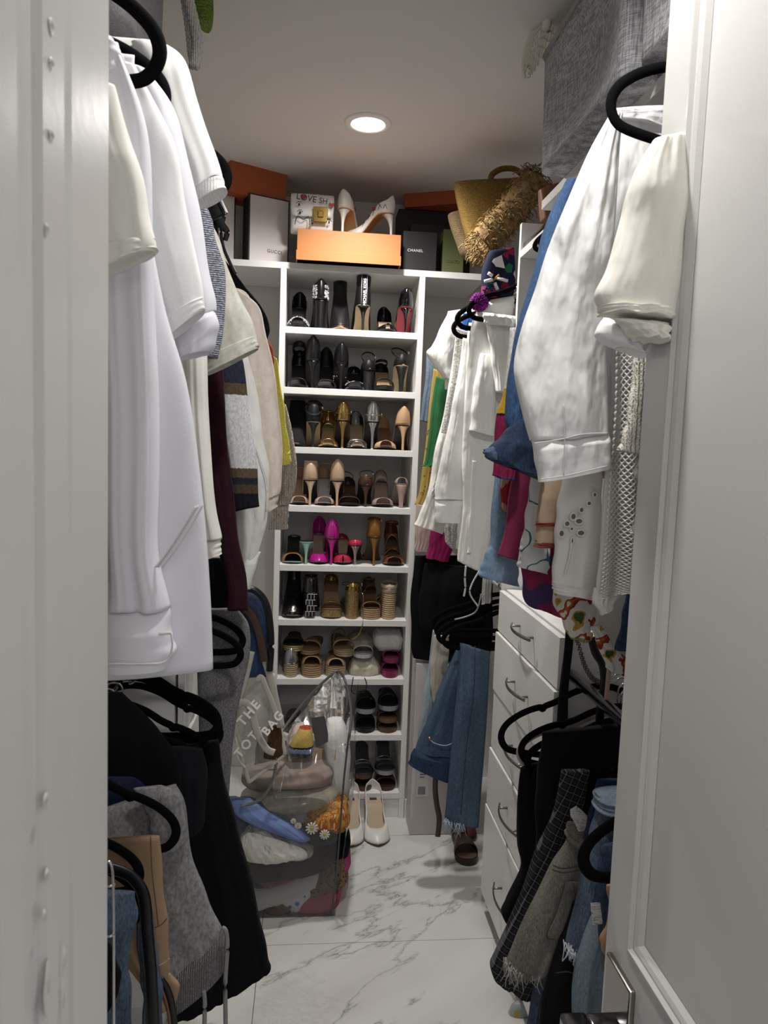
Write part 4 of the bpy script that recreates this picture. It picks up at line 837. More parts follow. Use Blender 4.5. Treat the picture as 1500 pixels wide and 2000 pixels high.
def seam(o, pts, Y, m, r=.0012, name='stitching'): return mesh(name, *tube([at(x, y, Y) for x, y in pts], r, n=5), m, o)
TS = C('d8d8da', .8)
def hang(o, Y, mat, side, what, body=True, xin=None):
    """the rest of a garment whose sleeve shows: shoulders and body on a hanger at the rail"""
    cx, xi = (-.45, -.235) if side == 'l' else (.69, .50); xi = xin or xi; xo = 2*cx-xi; top = 2.155
    R = np.array([[min(xi, xo), max(xi, xo), z, k] for z, k in ((top, .38), (top-.03, .7), (top-.09, 1), (1.75, .9), (1.60, .92))]); rings = []
    for x0, x1, z, k in R:
        m, h = (x0+x1)/2, (x1-x0)/2*k; rings.append([(m+h*cos(a), Y+.013*sin(a)+.004*sin(7*a), z-.0*abs(cos(a))) for a in np.linspace(0, 2*pi, 28, endpoint=False)])
    if body: mesh('body', *loft(rings), mat, o)
    h = thing('clothes_hanger', 'black velvet hanger holding the %s' % what, 'hanger', (cx, Y, top-.02), 'velvet hangers on the closet rails')
    H = [(0, .105), (.05, .093), (.10, .06), (.15, .03), (.185, .0), (.18, -.02), (.1, -.02), (0, -.02)]; H = H+[(-x, z) for x, z in H[::-1] if x > 0]
    mesh('frame', *tube([(x, 0, z) for x, z in H], .0034, .006, 6, closed=True, up=(0, 1, 0)), velvet, h, world=False)
    zr = 2.325-(top-.02); mesh('hook', *tube([(0, 0, .105), (0, 0, zr-.02), (.019, 0, zr-.004), (.014, 0, zr+.017), (-.008, 0, zr+.0185), (-.021, 0, zr+.006)], .0022, n=6), chrome, h, world=False)
    return o
# ------------------------------------------------------------------ left, upper rail (near to far)
o = G('t_shirt', 'cream short-sleeved top nearest the left door jamb', 't-shirt', 'lu', .84, cream, [('L', 80, 190, 130), ('L', 300, 205, 300), ('L', 620, 200, 620), ('L', 1150, 195, 1150)],
  [('sleeve', [(140, 150, 222, 168), (130, 300, 262, 292), (140, 410, 288, 402), (150, 500, 300, 480), (160, 545, 303, 492)], -.03, None, dict(th=.022, nf=3, amp=.010)),
   ('sleeve_hem', [(150, 478, 301, 462), (160, 547, 304, 494)], -.03, None, dict(th=.0235, nf=3, amp=.010, top=1))])
o = G('dress_shirt', 'long cool-white shirt with a wide buttoned cuff, second from the left jamb', 'shirt', 'lu', .90, lilac,
  [('L', 110, 232, 84), ('L', 220, 262, 200), ('L', 400, 285, 400), ('L', 600, 320, 600), ('L', 750, 366, 760), ('L', 980, 396, 975), ('L', 1160, 408, 1150), ('L', 1345, 413, 1308)],
  [('sleeve', [(190, 110, 236, 100), (190, 300, 286, 260), (200, 520, 300, 500), (205, 740, 305, 720), (208, 960, 308, 940), (212, 1110, 306, 1090), (212, 1195, 331, 1186)], -.035, None, dict(th=.02, nf=3, amp=.013, top=.5)),
   ('cuff', [(206, 1192, 332, 1186), (206, 1240, 334, 1235), (204, 1285, 342, 1268), (204, 1305, 328, 1302)], -.035, None, dict(th=.027, nf=1, amp=.003, wave=.001)),
   ('collar', [(200, 70, 218, 74), (198, 110, 236, 105), (196, 155, 242, 148)], -.03, None, dict(th=.016, nf=1, amp=.003)),
   ], th=.03, nf=3, amp=.016)
Y = .90-.035-.031
seam(o, [(206, 1296), (270, 1297), (322, 1293), (336, 1266), (334, 1236)], Y, TS); seam(o, [(310, 1238), (322, 1237), (334, 1236)], Y, TS, .002, 'buttonhole')
for q in (0, 9, 14): seam(o, [(397-q, 985+q*.3), (372-q, 1030), (345-q, 1072), (318-q, 1108)], .90-.047, TS, .0013)
hanger((312, 98), .945, 1, 'black velvet hanger whose big rounded end shows at the top left', 2.325, a=.25, s=1.15)
o = G('short_sleeved_shirt', 'white short-sleeved shirt with a sharp sleeve corner, behind the long cool-white shirt', 'shirt', 'lu', .985, white,
  [('L', 130, 240, 105), ('L', 330, 270, 330), ('L', 700, 270, 700), ('L', 1200, 270, 1200)],
  [('sleeve', [(215, 120, 262, 128), (215, 200, 305, 200), (225, 300, 343, 290), (240, 420, 365, 405), (280, 560, 388, 545), (325, 665, 399, 606)], -.012, None, dict(th=.02, nf=2, amp=.010)),
   ('sleeve_hem', [(302, 618, 396, 575), (326, 668, 400, 608)], -.012, None, dict(th=.0225, nf=2, amp=.004, wave=.001))])
o = G('short_sleeved_shirt', 'cool-white shirt whose folded sleeve cuff hangs open, third along the left rail', 'shirt', 'lu', 1.035, lilac,
  [('L', 120, 262, 108), ('L', 330, 280, 330), ('L', 700, 280, 700), ('L', 1200, 280, 1200)],
  [('sleeve', [(235, 120, 290, 138), (250, 240, 346, 232), (280, 400, 386, 390), (320, 560, 414, 545), (340, 650, 420, 610)], -.01, None, dict(th=.02, nf=2, amp=.009)),
   ('cuff', [(336, 630, 416, 592), (345, 680, 427, 640), (350, 700, 412, 690)], -.01, None, dict(th=.026, nf=2, amp=.008))])
hanger((322, 185), 1.07, 1, 'black velvet hanger peeking out under the rounded hanger end', 2.325, rz=.0, a=.24)
o = G('t_shirt', 'white sweatshirt-knit tee with ribbed sleeve cuff at the top left', 't-shirt', 'lu', 1.12, fab('white_jersey', 'efefee', wr=5, ws=.45),
  [('L', 80, 268, 80), ('L', 200, 330, 130), ('L', 500, 330, 500), ('L', 1000, 372, 1000)],
  [('sleeve', [(255, 82, 318, 86), (270, 120, 362, 120), (300, 200, 388, 196), (330, 280, 410, 276), (365, 360, 432, 345), (378, 385, 434, 350)], -.015, None, dict(th=.028, nf=2, amp=.006, top=.6)),
   ('ribbed_cuff', [(364, 362, 433, 342), (380, 404, 443, 372)], -.015, knit('white_rib', 'e9e9e8', 'f2f2f1', 80, 'X', depth=.0008), dict(th=.027, nf=1, amp=.002, wave=.001))])
o = G('long_sleeved_top', 'off-white long-sleeved jersey top with a cuff just right of the long shirt', 'top', 'lu', 1.22, offw, [('L', 200, 330, 200), ('L', 600, 380, 600), ('L', 1000, 372, 1000), ('L', 1150, 372, 1150)],
  [('sleeve', [(345, 500, 396, 480), (360, 650, 402, 640), (368, 800, 407, 790), (378, 920, 413, 910), (388, 1000, 424, 1000), (392, 1058, 431, 1050)], -.01, None, dict(th=.018, nf=2, amp=.006)),
   ('cuff', [(390, 1052, 430, 1046), (398, 1092, 433, 1082)], -.01, None, dict(th=.017, nf=1, amp=.002, wave=.001))])
G('knit_sweater', 'fuzzy lilac-grey cable sweater sliver behind the white ribbed tee', 'sweater', 'lu', 1.32, knit('lilac_knit', '73778c', 'b4b7c4', 85, 'Z', depth=.006), [('L', 300, 385, 340), ('L', 420, 408, 410), ('L', 480, 424, 470), ('L', 560, 441, 560), ('L', 700, 425, 700)], th=.018, nf=3)
hanger((444, 345), 1.36, 1, 'black velvet hanger end beside the left orange shoe box', 2.325, a=.24)
oat = fab('oat_jersey', 'b9b7a9', 'd3d2c6', cs=60, ws=.4)
o = G('t_shirt', 'oat-grey tee with a broad stitched sleeve hem on the left rail', 't-shirt', 'lu', 1.46, oat, [('L', 330, 398, 395), ('L', 500, 402, 500), ('L', 800, 392, 800), ('L', 1050, 392, 1050)],
  [('sleeve', [(380, 400, 402, 412), (385, 480, 430, 475), (390, 560, 455, 550), (392, 640, 490, 620), (398, 730, 505, 678)], -.015, None, dict(th=.026, nf=2, amp=.006)),
   ('sleeve_hem', [(394, 690, 497, 648), (399, 735, 506, 682)], -.015, None, dict(th=.0285, nf=2, amp=.004, wave=.001))])
mar = fab('maroon_velour', '1f0711', '330d1b', cs=20, ws=.5, wr=12)
o = G('sweatshirt', 'maroon long-sleeved top hanging behind the oat-grey tee', 'top', 'lu', 1.56, mar, [('L', 420, 400, 470), ('L', 700, 402, 700), ('L', 1000, 405, 1000), ('L', 1130, 410, 1130)],
  [('sleeve', [(388, 560, 430, 560), (396, 720, 434, 715), (400, 850, 444, 850), (410, 960, 456, 960), (424, 1060, 466, 1050), (440, 1130, 478, 1125), (446, 1188, 486, 1192)], -.01, None, dict(th=.02, nf=2, amp=.009))], th=.018)
hang(o, 1.56, o.children[0].data.materials[0], 'l', 'maroon top')
zt = xz([(430, 690, 430, 1000)], 1.68)[0]; fl_z0, fl_z1 = zt[3], zt[1]
def flz(y): return (at(480, y, 1.68)[2]-at(480, 1000, 1.68)[2])
hh_ = flz(560)
def st(y): return 1-max(0, min(1, flz(y)/hh_))
flan = bands('striped_flannel', [(0, '20222c'), (1-st(960), '584a38'), (1-st(944), '30333f'), (1-st(930), '6a5a45'), (1-st(912), 'e4e6e8'), (1-st(770), '66563f'), (1-st(748), '33374a'), (1-st(702), 'b05a68'), (1-st(692), 'd8a0a8')], 0, hh_)
o = G('flannel_shirt', 'striped flannel sleeve in grey, navy and tan beside the maroon top', 'shirt', 'lu', 1.68, flan, [(410, 560, 440, 570), (420, 690, 470, 686), (430, 780, 485, 780), (440, 860, 497, 860), (450, 930, 504, 930), (456, 1000, 505, 988)], th=.02, nf=2, amp=.006, bname='sleeve')
hang(o, 1.68, o.children[0].data.materials[0], 'l', 'striped flannel shirt')
G('t_shirt', 'black sheet standing in for the dark gap left of the maroon sleeve', 'top', 'lu', 1.62, blackc, [('L', 500, 390, 500), ('L', 780, 412, 780), ('L', 1000, 415, 1000), ('L', 1140, 416, 1140)])  # added black cloth paints the shade of the gap between garments
o = G('denim_jacket', 'white denim jacket sleeve with a stitched cuff hanging lowest beside the maroon sleeve', 'jacket', 'lu', 1.78, fab('white_denim', 'e2e1de', wr=14, ws=.7), [(435, 640, 470, 640), (445, 760, 500, 760), (452, 860, 516, 860), (458, 940, 526, 930), (460, 1030, 522, 1010), (463, 1090, 508, 1078), (464, 1138, 489, 1148)],
  [('cuff', [(462, 1082, 509, 1078), (464, 1140, 490, 1150)], -.002, None, dict(th=.022, nf=1, amp=.002, wave=.001))], th=.02, nf=3, amp=.008, bname='sleeve')
hang(o, 1.78, o.children[0].data.materials[0], 'l', 'white denim jacket')
seam(o, [(498, 870), (512, 910), (522, 945), (520, 1000)], 1.757, TS)
swc = fab('cream_fleece', 'd6c8bb', 'e6dbd0', cs=50, ws=.45, wr=6)
o = G('sweatshirt', 'cream beige sweatshirt with a ribbed cuff, below the black dress hanger', 'sweatshirt', 'lu', 1.96, swc, [(400, 560, 448, 560), (410, 640, 490, 590), (420, 760, 500, 760), (430, 860, 500, 860), (440, 960, 500, 960)],
  [('sleeve', [(440, 558, 470, 568), (458, 590, 505, 600), (470, 640, 522, 660), (480, 740, 540, 750), (488, 840, 549, 850), (500, 930, 550, 930), (512, 980, 546, 965)], -.012, None, dict(th=.026, nf=2, amp=.008, top=.5)),
   ('ribbed_cuff', [(510, 965, 546, 958), (520, 1003, 541, 990)], -.012, None, dict(th=.022, nf=1, amp=.002))], th=.02)
hang(o, 1.96, o.children[0].data.materials[0], 'l', 'cream beige sweatshirt')
o = G('dress', 'black strappy dress on a black hanger, shoulder slope showing behind the cream sweatshirt', 'dress', 'lu', 2.06, blackc, [(425, 505, 440, 508), (415, 540, 476, 556), (405, 600, 512, 600), (405, 640, 526, 642), (405, 700, 520, 690), (405, 900, 500, 900)], th=.014)
hang(o, 2.06, o.children[0].data.materials[0], 'l', 'black strappy dress', xin=-0.29)
mesh('strap', *tube([at(x, y, 2.03) for x, y in ((420, 385), (430, 400), (438, 420), (432, 450), (436, 480), (448, 510), (460, 535))], .005, .002, 6), blacks, o)
mesh('bow', *merge(tube([at(x, y, 2.03) for x, y in ((428, 428), (434, 440), (443, 452), (440, 470))], .014, .003, 6, taper=lambda f: 1-.6*f), tube([at(x, y, 2.04) for x, y in ((398, 372), (412, 395), (426, 425))], .03, .01, 8)), blacks, o)
o = G('t_shirt', 'sliver of a pink and orange top beside the shoe tower edge', 't-shirt', 'lu', 2.16, bands('pink_red', [(0, 'c24a32'), (.55, 'c8505e'), (.8, 'b04a9a')], 0, .25), [(500, 640, 516, 645), (505, 680, 534, 690), (505, 730, 534, 730)], th=.012)
hang(o, 2.16, o.children[0].data.materials[0], 'l', 'pink and orange top', xin=-0.29)
yel = knit('yellow_knit', 'cfc23a', 'e6da58', 120, 'Z', depth=.001)
o = G('knit_sweater', 'yellow fine-knit sweater sleeve next to the tower', 'sweater', 'lu', 2.26, yel, [(525, 690, 540, 700), (530, 780, 554, 785), (540, 850, 563, 860), (546, 905, 569, 902)], [('ribbed_cuff', [(545, 880, 566, 877), (548, 909, 569, 905)], -.001, None, dict(th=.017, nf=1, amp=.001))], th=.016, bname='sleeve')
hang(o, 2.26, o.children[0].data.materials[0], 'l', 'yellow knit sweater', xin=-0.29)
bk = knit('beige_knit', 'a3978a', 'd0c5b8', 42, 'X', depth=.008)
o = G('knit_sweater', 'speckled beige ribbed sweater sleeve in front of the shoe tower', 'sweater', 'lu', 2.40, bk, [(538, 780, 558, 790), (545, 850, 572, 850), (546, 905, 580, 910), (540, 960, 577, 955), (538, 990, 562, 985)],
  [('ribbed_cuff', [(536, 975, 564, 980), (525, 1032, 563, 1034)], -.002, None, dict(th=.022, nf=1, amp=.002))], th=.022, bname='sleeve')
hang(o, 2.4, o.children[0].data.materials[0], 'l', 'speckled beige sweater', xin=-0.29)
G('t_shirt', 'blue top glimpsed between the white sleeves by the left jamb', 'top', 'lu', 1.60, fab('blue_cotton', '1b3f7c'), [('L', 560, 300, 560), ('L', 700, 232, 700), ('L', 800, 232, 800)], th=.01)
# ------------------------------------------------------------------ left, lower rail
grm = fab('grey_tweed', '58585a', '8e8e90', cs=350, ws=.4)
o = G('coat', 'grey tweed coat hanging under the maroon sleeve, behind black hangers', 'coat', 'll', 1.90, grm, [(380, 1190, 462, 1188), (385, 1230, 486, 1222), (385, 1290, 488, 1280), (388, 1380, 470, 1360), (390, 1470, 455, 1450), (395, 1580, 446, 1560)], th=.025)
G('sweatshirt', 'black garment bunched below the maroon sleeve end', 'top', 'll', 1.97, blackc, [(395, 1090, 430, 1090), (395, 1150, 470, 1140), (395, 1215, 476, 1200)], th=.02)
for k, (tx, ty, Y, lb) in enumerate(((474, 1250, 1.855, 'black velvet hanger over the grey tweed coat, upper one'), (470, 1276, 1.825, 'black velvet hanger over the grey tweed coat, lower one'), (430, 1432, 1.80, 'black hanger end farthest right in the left lower row'), (428, 1418, 1.77, 'black hanger arching behind the others in the left lower row'), (426, 1408, 1.74, 'black hanger with its notched shoulder in front of the left chest'), (408, 1472, 1.66, 'black hanger dipping in front of the black trousers, left lower row'), (398, 1500, 1.62, 'black hanger nearest the navy trousers, left lower row'))):
    hanger((tx, ty), Y, 1, lb, 1.07, s=.9 if k < 2 else 1.0)
vel = fab('black_corduroy', '050506', '0c0c0f', cs=200, wr=10, ws=.8, wd=.02)
G('trousers', 'long black velvety trousers flaring to the floor, left lower rail', 'trousers', 'll', 1.70, vel, [(300, 1470, 426, 1445), (320, 1540, 440, 1530), (335, 1620, 462, 1610), (340, 1700, 485, 1700), (340, 1800, 508, 1800), (340, 1900, 522, 1855), (342, 1990, 529, 1890)], th=.035, nf=5, amp=.02)
G('trousers', 'blue-black trousers folded over a hanger behind the grey sweat shorts', 'trousers', 'll', 1.58, navyb, [(280, 1455, 396, 1462), (300, 1500, 404, 1510), (320, 1560, 402, 1570), (335, 1600, 398, 1606), (338, 1642, 392, 1622)], th=.02)
G('trousers', 'black trousers bunched in the dark mass above the navy jeans edge', 'trousers', 'll', 1.54, blackc, [('L', 1350, 240, 1352), ('L', 1400, 310, 1425), ('L', 1450, 340, 1470), ('L', 1520, 352, 1520), ('L', 1600, 360, 1600)], th=.02)
G('jeans', 'dark navy jeans edge in the black mass by the left jamb', 'jeans', 'll', 1.50, denim('dark_denim', '12182c', '232c48'), [('L', 1512, 262, 1518), ('L', 1535, 296, 1548), ('L', 1562, 280, 1562), ('L', 1600, 270, 1600)], th=.016)
gm = fab('heather_grey_fleece', '747476', '9a9a9c', cs=160, ws=.5, wr=7)
o = G('sweat_shorts', 'heather grey sweat shorts with hanging drawstrings on a black hanger', 'shorts', 'll', 1.44, gm, [(150, 1600, 345, 1532), (150, 1650, 361, 1575), (170, 1730, 376, 1680), (220, 1810, 404, 1750), (280, 1890, 427, 1805), (315, 1940, 437, 1835)],
  [('folded_leg', [(262, 1540, 318, 1534), (292, 1600, 356, 1560), (300, 1680, 365, 1640)], -.03, None, dict(th=.014, nf=2, amp=.006)),
   ('ribbed_waistband', [(300, 1918, 434, 1812), (318, 1950, 444, 1840), (336, 1974, 442, 1885)], -.004, knit('grey_rib', '6f6f71', '8d8d8f', 70, 'X'), dict(th=.034, nf=1, amp=.004, wave=.001))], th=.03, nf=3, amp=.014)
for pts in (((434, 1812), (441, 1818), (444, 1850), (440, 1920), (441, 2010)), ((398, 1935), (400, 1960), (399, 2010))): mesh('drawstring', *tube([at(x, y, 1.40) for x, y in pts], .0045, n=6), C('8a8a8c', .9), o)
hanger((344, 1622), 1.375, 1, 'black velvet hanger looped in front of the grey sweat shorts', 1.07, a=.23, s=1.1)
bei = fab('beige_twill', '9b7d5f', 'ab8c6c', cs=8, ws=.45, wr=6)
o = G('trousers', 'beige trousers folded over a hanger in front of the grey shorts', 'trousers', 'll', 1.31, bei, [(180, 1642, 313, 1633), (190, 1720, 318, 1720), (205, 1800, 326, 1800), (240, 1870, 330, 1870), (290, 1930, 334, 1930), (300, 1960, 336, 1960)],
  [('pocket_flap', [(318, 1900, 332, 1902), (318, 1930, 351, 1926), (322, 1966, 340, 1962)], -.008, None, dict(th=.008, nf=1, amp=.002))], th=.022, nf=3, amp=.010)
seam(o, [(294, 1634), (297, 1700), (304, 1760), (309, 1806)], 1.282, C('6f5842', .9)); seam(o, [(302, 1812), (316, 1805), (326, 1794)], 1.284, C('6f5842', .9)); seam(o, [(310, 1886), (322, 1880), (331, 1872)], 1.284, C('c2a484', .9))
hanger((272, 1705), 1.245, 1, 'black hanger with a brown inner edge by the left jamb, above the blue jeans', 1.07, a=.22)
hanger((276, 1765), 1.20, 1, 'black velvet hanger over the mid-blue jeans at the bottom left', 1.07, a=.22, s=1.1)
dn = denim('mid_denim', '283647', '5f7288'); dn2 = denim('blue_denim_2', '2b394c', '5d7086'); lt = denim('light_denim', '6d8298', 'a6b6c6'); j1 = denim('medium_blue_denim', '34485a', '5c7288')
o = G('jeans', 'mid-blue jeans with a wrinkled leg, nearest the left jamb', 'jeans', 'll', 1.12, dn, [('L', 1742, 262, 1742), ('L', 1800, 268, 1790), ('L', 1860, 252, 1870), ('L', 1930, 257, 1930), ('L', 2040, 260, 2040)], th=.03, nf=3, amp=.02)
G('jeans', 'blue jeans leg between black hanger edges, bottom left', 'jeans', 'll', 1.235, dn2, [(262, 1758, 294, 1762), (270, 1840, 304, 1840), (275, 1910, 310, 1900), (280, 1960, 316, 1955), (282, 2040, 318, 2040)], th=.018)
o = thing('belt', 'black turned hanger drawn as a strap between the two blue jeans, bottom left', 'belt', at(300, 2010, 1.17)); mesh('strap', *tube([at(x, y, 1.17) for x, y in ((190, 1690), (240, 1704), (264, 1720), (281, 1752), (287, 1820), (294, 1900), (300, 2020))], .003, .0105, 8, up=(0, 1, 0)), blackp, o)  # a black hanger seen edge-on, drawn as a hanging strap
o = thing('belt', 'brown-edged black belt hanging beside the beige trousers hem', 'belt', at(335, 2010, 1.26)); mesh('strap', *tube([at(x, y, 1.26) for x, y in ((312, 1912), (326, 1935), (335, 1970), (340, 2020))], .003, .008, 8, up=(0, 1, 0)), blackp, o); mesh('edge', *tube([at(x, y, 1.255) for x, y in ((312, 1925), (322, 1950), (330, 1985), (333, 2020))], .002, .003, 6, up=(0, 1, 0)), C('7a4a2e', .5), o, label='brown edge')
o = thing('clip_hanger', 'chrome wire clip hanger standing out against the jeans by the left jamb', 'hanger', at(220, 2010, 1.04)); mesh('wire', *tube([at(x, y, 1.04) for x, y in ((196, 1690), (212, 1683), (219, 1697), (221, 1740), (222, 1830), (222, 2030))], .0022, n=8), chrome, o)
for y in (1730, 1828): mesh('clip', *tube([at(207, y+2, 1.035), at(216, y, 1.035), at(224, y-3, 1.04)], .002, n=6), chrome, o)
G('trousers', 'black garment drooping over the jeans behind the chrome wire', 'trousers', 'll', 1.08, blackc, [(150, 1850, 213, 1842), (150, 1890, 233, 1890), (150, 1930, 236, 1925), (150, 1975, 212, 1972)], th=.012)
# backpack and tote at the far left
o = G('backpack', 'navy blue backpack with a black rim hanging left of the tower', 'backpack', None, 2.45, fab('navy_nylon', '1d2c4c', '33507c', cs=9, rough=.6), [(462, 1150, 500, 1152), (458, 1180, 522, 1185), (458, 1240, 529, 1240), (460, 1290, 528, 1290), (470, 1320, 524, 1320)], th=.06, lump=True)
mesh('rim', *tube([at(x, y, 2.385) for x, y in ((470, 1150), (495, 1152), (516, 1172), (526, 1210), (529, 1260), (526, 1310))], .012, n=8), blackp, o); mesh('shoulder_strap', *tube([at(x, y, 2.37) for x, y in ((478, 1185), (494, 1205), (506, 1235), (513, 1270), (516, 1292))], .003, .013, 8, up=(0, 1, 0)), C('4a3028', .6), o, label='brown strap')
# ------------------------------------------------------------------ right, upper rail (near to far)
o = G('blouse', 'cream blouse with a gathered puff sleeve nearest the open door', 'blouse', 'ru', 1.06, fab('cream_linen', 'eeece2', wr=12, ws=.8, cr=1.0), [(1290, 268, 'R', 268), (1276, 330, 'R', 330), (1262, 500, 'R', 500), (1262, 640, 'R', 640)],
  [('puff_sleeve', [(1276, 272, 1340, 262), (1246, 330, 1340, 330), (1222, 390, 1335, 400), (1214, 440, 1330, 450), (1190, 520, 1325, 530), (1168, 575, 1320, 585), (1176, 608, 1310, 620)], -.03, None, dict(th=.033, nf=4.5, amp=.008, top=.6)),
   ('gathered_band', [(1171, 592, 1312, 600), (1176, 612, 1308, 625)], -.03, None, dict(th=.039, nf=6, amp=.006, top=1)),
   ('sleeve_frill', [(1200, 622, 1306, 632), (1228, 645, 1300, 655), (1246, 660, 1300, 668)], -.032, None, dict(th=.034, nf=6, amp=.012, top=1))])
o = G('short_sleeved_shirt', 'white shirt with a turned-up sleeve cuff just below the puff sleeve', 'shirt', 'ru', 1.10, whitec, [(1260, 400, 'R', 400), (1262, 560, 'R', 560), (1262, 640, 'R', 640)],
  [('sleeve', [(1215, 480, 1290, 480), (1190, 580, 1280, 590), (1180, 630, 1270, 650)], -.012, None, dict(th=.02)), ('cuff', [(1185, 615, 1275, 635), (1163, 652, 1262, 678), (1205, 676, 1256, 698)], -.012, None, dict(th=.026, nf=2, amp=.008))])
rib = knit('cream_rib', 'd9d4c4', 'eae6da', 48, 'X', depth=.008)
o = G('ribbed_sweater', 'cream ribbed knit top with tiered flared edges beside the door', 'top', 'ru', 1.145, rib, [(1244, 670, 1330, 670), (1232, 760, 1330, 760), (1222, 840, 1330, 850), (1208, 882, 1330, 890)],
  [('tier', [(1252, 860, 1330, 860), (1246, 905, 1330, 905), (1238, 934, 1330, 934)], .006, None, dict(th=.02)), ('tier', [(1255, 930, 1330, 930), (1250, 990, 1330, 990), (1230, 1040, 1330, 1043)], .012, None, dict(th=.02))], th=.02, nf=4, amp=.008)
hanger((1191, 250), 1.17, -1, 'black velvet hanger loop at the top right against the white collar', 2.325, a=.25, s=1.15, tilt=-.18)
# open-work crochet knit: real cords over a white lining
o = G('crochet_sweater', 'white open-work crochet top between the white shirt and the door', 'top', 'ru', 1.26, fab('white_lining', 'dcdbd4'), [(1196, 660, 1290, 660), (1192, 800, 1290, 800), (1180, 950, 1290, 960), (1172, 1080, 1290, 1090), (1164, 1158, 1290, 1140)], th=.010, bname='lining', amp=.006)
R = catmull(xz([(1194, 660, 1290, 660), (1190, 800, 1290, 800), (1178, 950, 1290, 960), (1169, 1080, 1290, 1090), (1160, 1166, 1290, 1140)], 1.26), 96)
net('crochet', [[(r[0]+(r[2]-r[0])*j/22, 1.26-.021-.006*sin(j*.7+r[1]*5), r[1]+(r[3]-r[1])*j/22) for j in range(23)] for r in R], 96, 23, plain('white_yarn', 'e9e8e2', .95, bs=(200, .4)), o, .0042)
mesh('scalloped_hem', *drape([(1158, 1148, 1240, 1140), (1160, 1180, 1200, 1176), (1175, 1200, 1192, 1190)], 1.262, .012, 5, .008, 5), plain('white_yarn_2', 'e2e1da', .95, bs=(120, 1)), o)
# the big white shirt
o = G('dress_shirt', 'big crisp white shirt with a long sleeve and wide cuff on the right', 'shirt', 'ru', 1.31, whitec, [(1196, 224, 'R', 214), (1170, 290, 'R', 290), (1165, 450, 'R', 450), (1180, 700, 'R', 700), (1190, 900, 'R', 900)],
  [('sleeve', [(1192, 224, 1216, 222), (1150, 296, 1206, 300), (1110, 388, 1198, 420), (1074, 480, 1190, 520), (1048, 560, 1180, 600), (1018, 640, 1178, 680), (1004, 715, 1182, 750), (1020, 790, 1187, 820), (1040, 862, 1189, 850)], -.075, None, dict(th=.03, nf=3, amp=.012, top=.6)),
   ('cuff', [(1038, 856, 1188, 840), (1046, 900, 1190, 880), (1053, 942, 1189, 914)], -.075, None, dict(th=.031, nf=2, amp=.005, wave=.001)),
   ('collar', [(1200, 212, 1300, 206), (1194, 226, 1300, 250)], -.014, None, dict(th=.01))], th=.022, nf=4, amp=.012)
Y = 1.31-.075-.036
for pts in (((1044, 866), (1096, 858), (1140, 848), (1187, 846)), ((1101, 790), (1103, 850), (1101, 930)), ((1056, 936), (1110, 928), (1186, 910))): seam(o, pts, Y, C('cfcfcf', .9), .0011)
# eyelet sleeve, its openings drawn as flat dark discs
def eyelet():
    rows = [(1100, 925, 1176, 915), (1090, 980, 1174, 970), (1084, 1030, 1171, 1040), (1082, 1090, 1168, 1100), (1080, 1140, 1164, 1150)]
    Y = 1.36; o = G('blouse', 'white eyelet-embroidered sleeve with cut-out flowers below the big cuff', 'blouse', 'ru', Y, fab('white_broderie', 'ebe9e6', wr=10), rows, [('hem', [(1080, 1134, 1165, 1146), (1083, 1158, 1160, 1170)], -.004, None, dict(th=.024, nf=2, amp=.004))], th=.020, bname='sleeve', nf=2, amp=.006)
    G_, K = [], []
    for x, y, a, b in ((1120, 1009, 6, 7), (1108, 1023, 6, 6), (1131, 1018, 8, 6), (1097, 1042, 6, 7), (1135, 1041, 8, 6), (1118, 1056, 3, 7), (1136, 996, 5, 6), (1151, 983, 5, 5), (1162, 966, 4, 5), (1117, 1033, 4, 4)):
        c = at(x, y, Y-.027); r = Y/FPX; pts = [c+np.array([a*r*cos(q), 0, b*r*sin(q)]) for q in np.linspace(0, 2*pi, 14, endpoint=False)]
        G_.append(tube(pts, .0016, n=5, closed=True)); K.append(loft([[p+np.array([0, .0015, 0]) for p in pts]], True, False))
    mesh('embroidered_rim', *merge(*G_), C('f0eeea', .8), o); mesh('cut_out_disc', *merge(*K), C('77736c', .9), o, smooth=False, label='flat dark discs for the eyelet openings')
    mesh('embroidered_stem', *tube([at(x, y, Y-.027) for x, y in ((1117, 1060), (1113, 1085), (1108, 1105), (1104, 1120))], .002, n=5), C('f0eeea', .8), o)
eyelet()
o = G('long_sleeved_top', 'tan sleeve with two rust-red stripes under the big white cuff', 'top', 'ru', 1.40, fab('tan_knit', 'a58c72', 'b59c82', cs=30, ws=.3), [(1060, 920, 1112, 920), (1053, 980, 1102, 980), (1049, 1030, 1086, 1028), (1046, 1064, 1083, 1066)],
  [('stripe', [(1049, 1018, 1090, 1015), (1048, 1028, 1088, 1026)], -.001, C('7c2a1e', .9), dict(th=.021, nf=1, amp=.001, label='rust stripe', open_hem=False)), ('stripe', [(1047, 1054, 1085, 1056), (1046, 1066, 1084, 1068)], -.001, C('7c2a1e', .9), dict(th=.021, nf=1, amp=.001, label='rust stripe', open_hem=False))], th=.02, bname='sleeve', nf=1, amp=.002, wave=.0004)
hang(o, 1.4, o.children[0].data.materials[0], 'r', 'tan striped-cuff top', xin=0.53)
flor = splotch('floral_print', [(0, '3a5a2a'), (.34, 'b8862a'), (.40, 'd0ccc4'), (.56, '8e2a1c'), (.60, 'b8581e'), (.635, 'd0ccc4'), (.69, '2a3040')], 26, None, 'CONSTANT', 'NOISE')
o = G('blouse', 'white floral-print blouse hem with red and yellow flowers under the eyelet sleeve', 'blouse', 'ru', 1.44, flor, [(1084, 1130, 1170, 1140), (1082, 1180, 1165, 1190), (1098, 1212, 1158, 1220), (1112, 1242, 1152, 1248)], th=.014)
